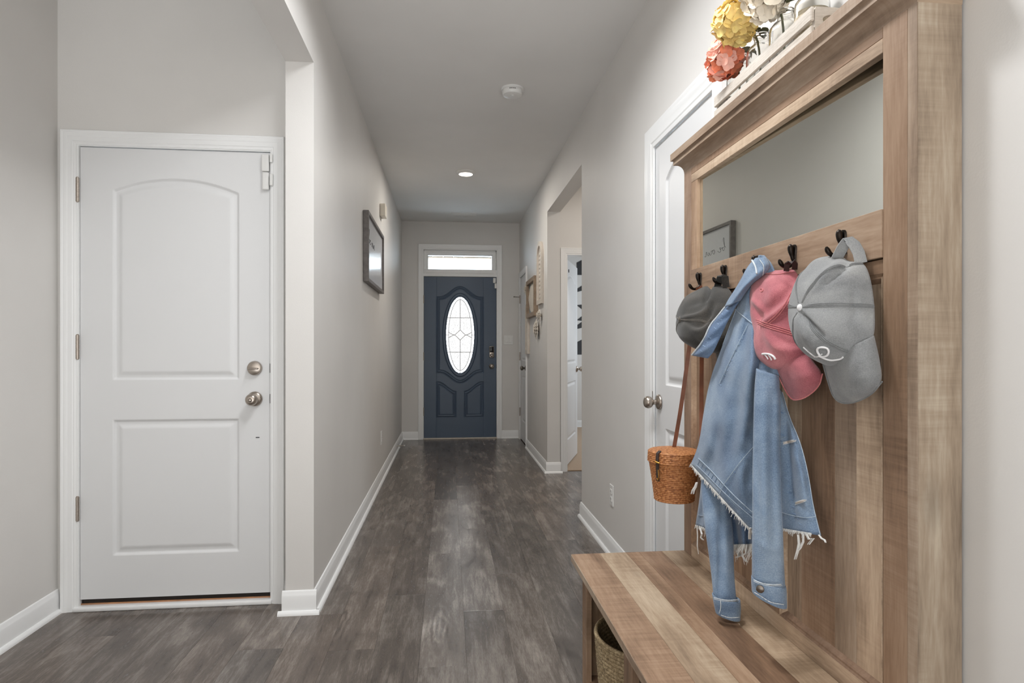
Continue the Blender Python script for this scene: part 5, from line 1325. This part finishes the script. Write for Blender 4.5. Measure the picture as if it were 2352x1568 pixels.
jl = ['clear glass jar at the far end of the crate holding the coral flower', 'clear glass jar in the crate holding the yellow flower', 'clear glass jar in the crate holding the cream flower', 'clear glass jar wrapped in burlap at the near end of the crate']
for y, lb in zip(JY, jl):
    jr = empty('glass_jar', (0.849, y, CZ + 0.0095), lb, 'jar', 'jars in the flower crate')
    lathe('jar_glass', JP, M['jarglass'], jr, 28, (0.849, y, CZ + 0.0095), 'z'); jars.append(jr)
lathe('burlap_wrap', [(0.0391, 0.02), (0.0394, 0.022), (0.0396, 0.06), (0.0394, 0.076), (0.037, 0.09), (0.036, 0.088), (0.0391, 0.075), (0.0391, 0.02)], M['burlap'], jars[3], 32, (0.849, JY[3], CZ + 0.0095), 'z')
# hydrangea heads: florets of four petals
def petal_verts(L, W, cup):
    V = []; 
    for i in range(5):
        t = i / 4; w = W * math.sin(math.pi * (0.12 + 0.80 * t)) ** 0.8
        for k in (-1, 0, 1): V.append(Vector((t * L, k * w, cup * (t ** 2) + (0.10 * W if k else 0))))
    return V, grid_faces(5, 3)
def floret_mesh(name, mat, L, W):
    V = []; F = []
    for k in range(4):
        pv, pf = petal_verts(L, W, 0.25 * L); R = Matrix.Rotation(k * math.pi / 2 + 0.2, 3, 'Z'); n = len(V)
        V += [R @ (v + Vector((0, 0, 0.001 * (k % 2)))) for v in pv]; F += [tuple(i + n for i in f) for f in pf]
    me = bpy.data.meshes.new(name); me.from_pydata([tuple(v) for v in V], [], F); me.update(); me.materials.append(mat)
    me.polygons.foreach_set('use_smooth', [True] * len(me.polygons)); return me
def hydrangea(label, c, R, mats, n, L, W, jar, seed):
    rnd = random.Random(seed); c = Vector(c)
    h = empty('hydrangea', jar, label, 'flower', 'hydrangeas in the crate')
    tube('stem', smooth_poly([jar, (jar[0] - 0.004, jar[1] + 0.004, jar[2] + 0.14), (c.x * 0.5 + jar[0] * 0.5, c.y * 0.5 + jar[1] * 0.5, max(c.z - 0.02, jar[2] + 0.14)), tuple(c)], 16), 0.0028, M['leaf'], h)
    ms = [floret_mesh('floret', m, L, W) for m in mats]
    ga = math.pi * (3 - math.sqrt(5))
    for i in range(n):
        z = 1 - 2 * (i + 0.5) / n; r = math.sqrt(1 - z * z); a = ga * i
        d = Vector((r * math.cos(a), r * math.sin(a), z)); 
        o = bpy.data.objects.new('floret', ms[rnd.randrange(len(ms))]); COL.objects.link(o)
        o.location = c + d * R * rnd.uniform(0.78, 1.05); d2_ = (d + Vector((rnd.uniform(-.55, .55), rnd.uniform(-.55, .55), rnd.uniform(-.55, .55)))).normalized()
        q = d2_.to_track_quat('Z', 'Y'); o.rotation_euler = (q @ Vector((0, 0, 1)).rotation_difference(Vector((0, 0, 1)))).to_euler(); o.rotation_euler.rotate_axis('Z', rnd.uniform(0, 6.28)); s = rnd.uniform(0.85, 1.15); o.scale = (s, s, s)
        setp(o, h)
    for k in range(3):
        a = rnd.uniform(0, 6.28); V = []
        base = Vector(jar) + Vector((0, 0, 0.165)); di = Vector((math.cos(a), math.sin(a), 0.35)).normalized(); sd_ = di.cross(Vector((0, 0, 1))).normalized()
        for i in range(7):
            t = i / 6; w = 0.014 * math.sin(math.pi * min(1, 0.08 + 0.92 * t)) if t < 1 else 0
            for kk in (-1, 0, 1): V.append(base + di * t * 0.05 + sd_ * kk * w - Vector((0, 0, 0.03 * t * t)) + Vector((0, 0, 0.004 * abs(kk))))
        mesh_obj('leaf', V, grid_faces(7, 3), M['leaf'], h, True)
    return h
hydrangea('coral and salmon hydrangea head drooping at the far end of the crate', (0.796, 1.705, 1.988), 0.047, [M['orange'], M['pinkpetal'], M['pinkpetal'], M['orange']], 62, 0.0195, 0.0115, (0.849, JY[0], CZ + 0.02), 1)
hydrangea('yellow hydrangea head in the middle of the crate', (0.785, 1.612, 2.05), 0.054, [M['yellow']], 80, 0.0200, 0.0118, (0.849, JY[1], CZ + 0.02), 2)
hydrangea('cream hydrangea head nearest the front of the crate', (0.805, 1.487, 2.052), 0.053, [M['cream']], 64, 0.0215, 0.0135, (0.849, JY[2], CZ + 0.02), 3)

# ------------------------------------------------------------------ hall walls and ceiling
# framed sign on the left wall
fs = empty('framed_sign', (XL, 4.8, 1.615), 'grey framed white sign with black script on the left wall', 'framed sign')
SY0, SY1, SZ0, SZ1, SXF = 4.30, 5.31, 1.615, 2.105, XL + 0.04
for q in ((SY0, SY0 + 0.024, SZ0, SZ1), (SY1 - 0.024, SY1, SZ0, SZ1), (SY0 + 0.024, SY1 - 0.024, SZ0, SZ0 + 0.024), (SY0 + 0.024, SY1 - 0.024, SZ1 - 0.024, SZ1)):
    box('frame_bar', XL + 0.002, SXF, *q, M['greyframe'], fs, 0.0015)
M['signboard'] = plain('white satin sign board', (226, 228, 232), 0.16, var=0.01)
bd_ = box('board', XL + 0.004, XL + 0.026, SY0 + 0.02, SY1 - 0.02, SZ0 + 0.02, SZ1 - 0.02, M['signboard'], fs)
def script(strokes, sc, y0, z0, x, mat, parent):
    T = []
    for st_ in strokes:
        T.append(tube_data([(x, y0 + a * sc, z0 + b * 0.037) for a, b in smooth_poly(st_, 26, 3)], 0.0015, 5))
    return multi('lettering', T, mat, parent)
bs = [[(0.0, 0.7), (0.5, 1.5), (0.75, 2.6), (0.55, 3.0), (0.35, 2.4), (0.3, 0.6), (0.55, 0.05), (0.95, 0.35), (0.9, 1.0), (0.5, 0.9), (1.0, 0.75), (1.4, 0.9)],
      [(1.4, 0.55), (1.9, 0.75), (1.85, 1.05), (1.55, 1.0), (1.4, 0.5), (1.6, 0.05), (2.1, 0.15), (2.5, 0.5)],
      [(4.0, 0.95), (3.6, 1.0), (3.4, 0.5), (3.6, 0.05), (4.0, 0.2), (4.1, 0.7), (3.9, 1.0), (4.3, 0.85), (4.6, 0.95)],
      [(4.6, 0.95), (4.6, 0.3), (4.8, 0.02), (5.2, 0.3), (5.35, 0.95), (5.35, 0.2), (5.6, 0.05), (5.9, 0.4)],
      [(5.9, 0.4), (6.1, 1.0), (6.4, 1.05), (6.3, 0.5), (6.5, 0.0), (6.9, 0.2)]]
script(bs, 0.050, SY0 + 0.105, 1.893, XL + 0.0262, M['ink'], fs)
# door chime, outlet, door stop
o = box('door_chime', XL, XL + 0.048, 5.33, 5.475, 2.287, 2.392, M['creamplastic'], None, 0.006, 3); tag(o, 'cream plastic door chime box high on the left wall', 'door chime')
def outlet(name, Mp, label, a, z):
    e = empty(name, Mp(a, z, 0), label, 'outlet')
    def bx(nm, a0, a1, z0, z1, h0, h1, mat, p=e, bev=0.001):
        A_, B_ = Mp(a + a0, z + z0, h0), Mp(a + a1, z + z1, h1)
        return box(nm, min(A_.x, B_.x), max(A_.x, B_.x), min(A_.y, B_.y), max(A_.y, B_.y), min(A_.z, B_.z), max(A_.z, B_.z), mat, p, bev)
    bx('plate', -0.035, 0.035, -0.058, 0.058, 0, 0.006, M['plastic'], e, 0.002)
    for zz in (-0.021, 0.021):
        r_ = bx('receptacle', -0.016, 0.016, zz - 0.014, zz + 0.014, 0.005, 0.0085, M['plastic'], e, 0.003)
        for aa in (-0.006, 0.006): bx('slot', aa - 0.001, aa + 0.001, zz - 0.003, zz + 0.006, 0.008, 0.0088, M['gap'], r_, 0)
    return e
outlet('wall_outlet', lambda a, z, h: Vector((XL + h, a, z)), 'white outlet low on the left hall wall near the front door', 5.45, 0.372)
outlet('wall_outlet', lambda a, z, h: Vector((XR - h, a, z)), 'white outlet low on the right wall between the opening and the door', 3.345, 0.335)
ds = empty('door_stop', (XL, 7.0, 0.05), 'spring door stop with white tip on the left baseboard', 'door stop')
tube('spring', [(XL + 0.012, 7.0, 0.052), (XL + 0.085, 7.0, 0.055)], 0.005, M['nickel'], ds); tube('tip', [(XL + 0.085, 7.0, 0.055), (XL + 0.10, 7.0, 0.056)], 0.0085, M['plastic'], ds, 12)
# switch by the front door
sw = empty('light_switch', (0.766, YF, 1.258), 'white two-gang light switch right of the navy door', 'light switch')
box('plate', 0.707, 0.826, YF - 0.006, YF, 1.197, 1.318, M['plastic'], sw, 0.002)
for x in (0.743, 0.790): box('rocker', x - 0.0165, x + 0.0165, YF - 0.010, YF - 0.005, 1.225, 1.290, M['plastic'], sw, 0.002)
# ceiling fittings
sd_ = empty('smoke_detector', (0.392, 3.77, CEIL), 'round white smoke detector on the ceiling', 'smoke detector')
lathe('base', [(0.070, 0), (0.070, 0.010), (0.066, 0.012), (0.064, 0.012)], M['plastic'], sd_, 40, (0.392, 3.77, CEIL), '-z')
lathe('cover', [(0.062, 0.010), (0.063, 0.014), (0.062, 0.032), (0.057, 0.040), (0.040, 0.0445), (0.018, 0.0455), (0, 0.0455)], M['plastic'], sd_, 40, (0.392, 3.77, CEIL), '-z')
lathe('test_button', [(0.011, 0.0445), (0.011, 0.047), (0.009, 0.048), (0, 0.048)], M['plastic'], sd_, 20, (0.392, 3.757, CEIL), '-z')
for k in range(7): 
    a = math.radians(-104 + k * 5.5 - 6); box('vent_slot', *sum([[0.392 + 0.0625 * math.cos(a) - 0.002, 0.392 + 0.0625 * math.cos(a) + 0.002], [3.77 + 0.0625 * math.sin(a) - 0.0012, 3.77 + 0.0625 * math.sin(a) + 0.0012], [CEIL - 0.022, CEIL - 0.016]], []), M['greyframe'], sd_)
cl = empty('ceiling_light', (0.157, 5.6, CEIL), 'round lit ceiling downlight in the middle of the hall', 'ceiling light')
lathe('bezel', [(0.092, 0), (0.092, 0.004), (0.088, 0.007), (0.064, 0.020), (0.061, 0.020), (0.061, 0.012)], M['plastic'], cl, 48, (0.157, 5.6, CEIL), '-z')
lathe('lens', [(0.0615, 0.012), (0.0615, 0.0205), (0.05, 0.0225), (0.0, 0.0235)], M['lens'], cl, 40, (0.157, 5.6, CEIL), '-z')
cv = empty('ceiling_vent', (0.186, 7.34, CEIL), 'small white slotted ceiling vent near the front door', 'vent')
for q in ((0.036, 0.336, 7.275, 7.292), (0.036, 0.336, 7.392, 7.41), (0.036, 0.054, 7.292, 7.392), (0.318, 0.336, 7.292, 7.392)): box('frame_bar', q[0], q[1], q[2], q[3], CEIL - 0.006, CEIL, M['plastic'], cv, 0.001)
for i in range(6):
    y = 7.30 + i * 0.0165
    V = [(x, y + dy_, CEIL - dz_) for x in (0.054, 0.318) for dy_, dz_ in ((0, 0.001), (0.012, 0.008), (0.012, 0.009), (0, 0.002))]
    mesh_obj('slat', V, [(0, 1, 2, 3), (7, 6, 5, 4), (0, 4, 5, 1), (1, 5, 6, 2), (2, 6, 7, 3), (3, 7, 4, 0)], M['plastic'], cv)
box('duct', 0.054, 0.318, 7.292, 7.392, CEIL - 0.0008, CEIL - 0.0003, M['gap'], cv)

# carved arches, square frame and flowers on the right wall
def arch_art(y0, y1, z0, z1, label):
    e = empty('carved_arch', (XR, (y0 + y1) / 2, z0), label, 'wall art', 'carved arches on the right wall')
    r = (y1 - y0) / 2; yc = (y0 + y1) / 2
    out = [(y0, z0)] + [(yc - r * math.cos(t), z1 - r + r * math.sin(t)) for t in np.linspace(0, math.pi, 24)] + [(y1, z0)]
    def prism(name, poly, x0, x1, mat):
        n = len(poly); V = [(x0, a, b) for a, b in poly] + [(x1, a, b) for a, b in poly]
        F = [tuple(range(n)), tuple(range(n, 2 * n))[::-1]] + [(i, n + i, n + (i + 1) % n, (i + 1) % n) for i in range(n)]
        return mesh_obj(name, V, F, mat, e)
    prism('backboard', out, XR - 0.012, XR, M['artwood'])
    def inset(d): 
        rr = r - d
        return [(y0 + d, z0 + d)] + [(yc - rr * math.cos(t), z1 - r + rr * math.sin(t)) for t in np.linspace(0, math.pi, 24)] + [(y1 - d, z0 + d)]
    a, b = out, inset(0.042); n = len(a); V = []
    for x in (XR - 0.028, XR - 0.012):
        V += [(x, *p) for p in a] + [(x, *p) for p in b]
    F = []
    for i in range(n):
        j = (i + 1) % n; F += [(i, j, n + j, n + i), (n + i, n + j, 3 * n + j, 3 * n + i), (i, 2 * n + i, 2 * n + j, j)]
    mesh_obj('rim', V, F, M['artlight'], e)
    k = 11; h = (z1 - z0 - r * 0.6 - 0.06) / k
    for i in range(k):
        zc_ = z0 + 0.05 + (i + 0.5) * h
        for s_ in (-1, 1):
            V = []; F = []; nn = 10
            pts = [(yc + s_ * 0.030 + 0.026 * math.sin(t) * 0.9, zc_ + h * 0.47 * math.cos(t)) for t in np.linspace(0, 2 * math.pi, nn, endpoint=False)]
            V = [(XR - 0.0125, *p) for p in pts] + [(XR - 0.019, yc + s_ * 0.030 + (p[0] - yc - s_ * 0.030) * 0.6, zc_ + (p[1] - zc_) * 0.7) for p in pts]
            F = [(q, (q + 1) % nn, nn + (q + 1) % nn, nn + q) for q in range(nn)] + [tuple(range(nn, 2 * nn))]
            mesh_obj('carved_leaf', V, F, M['artlight'], e)
        V = [(XR - 0.0125, yc, zc_ - h * 0.4), (XR - 0.0125, yc - 0.010, zc_), (XR - 0.0125, yc, zc_ + h * 0.4), (XR - 0.0125, yc + 0.010, zc_)]
        mesh_obj('carved_slot', V, [(0, 1, 2, 3)], M['greyframe'], e)
arch_art(5.81, 6.12, 1.585, 2.20, 'tall pale carved arch panel, the upper one beside the opening')
arch_art(6.83, 7.035, 1.09, 1.66, 'pale carved arch panel hung lower, nearer the closet door')
sq = empty('square_frame', (XR, 6.5, 1.49), 'driftwood framed art with white oval medallion on the right wall', 'wall art')
for q in ((6.18, 6.225, 1.485, 1.895), (6.775, 6.82, 1.485, 1.895), (6.225, 6.775, 1.485, 1.53), (6.225, 6.775, 1.85, 1.895)): box('frame_bar', XR - 0.045, XR - 0.001, *q, M['framewood'], sq, 0.002)
M['slate'] = plain('grey backing', (150, 158, 160), 0.7)
box('backing', XR - 0.012, XR - 0.001, 6.22, 6.78, 1.525, 1.855, M['slate'], sq)
for i in range(15):
    t = (i - 7) / 7.5; hh = 0.15 * math.sqrt(max(0.02, 1 - t * t)); yc = 6.5 + t * 0.215
    V = []
    for k in range(7):
        s_ = k / 6; z = 1.69 + hh * (2 * s_ - 1); w = 0.016 * math.sin(math.pi * (0.1 + 0.8 * s_))
        V += [(XR - 0.013, yc - w, z), (XR - 0.024 - 0.006 * math.sin(math.pi * s_), yc, z), (XR - 0.013, yc + w, z)]
    mesh_obj('medallion_leaf', V, grid_faces(7, 3), M['petal'], sq, True)
def wall_flower(y, z, R, label, layers=3):
    e = empty('wall_flower', (XR, y, z), label, 'wall art', 'ivory flowers on the right wall')
    for l in range(layers):
        n = 14 - 3 * l; rr = R * (1 - 0.27 * l)
        for k in range(n):
            a = 2 * math.pi * (k + 0.5 * l) / n; V = []
            for i in range(5):
                t = i / 4; w = rr * 0.26 * math.sin(math.pi * (0.1 + 0.82 * t)); rad = rr * (0.12 + 0.88 * t); h = 0.010 + 0.012 * l + 0.022 * math.sin(t * 2.2) - 0.006 * t
                for s_ in (-1, 0, 1):
                    V.append((XR - h - (0.004 if s_ == 0 else 0.0), y + rad * math.cos(a) - s_ * w * math.sin(a), z + rad * math.sin(a) + s_ * w * math.cos(a)))
            mesh_obj('petal', V, grid_faces(5, 3), M['petal'], e, True)
    V, F = lathe_data([(R * 0.2, 0.0), (R * 0.2, 0.04), (R * 0.12, 0.052), (0, 0.055)], 14, (XR, y, z), '-x'); mesh_obj('flower_heart', V, F, M['artwood'], e, True)
wall_flower(6.14, 1.345, 0.105, 'large ivory wall flower below the square frame')
wall_flower(5.93, 1.475, 0.06, 'small ivory wall flower just under the upper arch panel')
wall_flower(6.90, 1.82, 0.085, 'ivory wall flower peeking out beyond the square frame')
# black angular shapes on the bedroom wall
for i, (z0, z1, s_) in enumerate(((2.22, 2.40, 0), (1.97, 2.06, 1), (1.56, 1.78, 2), (1.43, 1.54, 1), (1.06, 1.24, 0))):
    p = [[(1.86, z1), (2.3, z1 + 0.22), (2.3, z0), (1.86, z0)], [(1.86, z0), (1.86, (z0 + z1) / 2), (2.3, z1 + 0.25), (2.3, z0 + 0.12)], [(1.86, z1), (2.0, (z0 + z1) / 2), (1.86, z0), (2.3, z0 - 0.05), (2.3, z1 + 0.05)]][s_]
    n = len(p); V = [(a, 8.795, b) for a, b in p] + [(a, 8.80, b) for a, b in p]
    o = mesh_obj('wall_decal', V, [tuple(range(n)), tuple(range(n, 2 * n))[::-1]] + [(k, n + k, n + (k + 1) % n, (k + 1) % n) for k in range(n)], M['ink'])
    tag(o, ['topmost', 'second from top', 'middle notched', 'fourth from top', 'lowest'][i] + ' black angular decal on the bedroom wall past the door', 'wall decal', 'black decals on the bedroom wall')
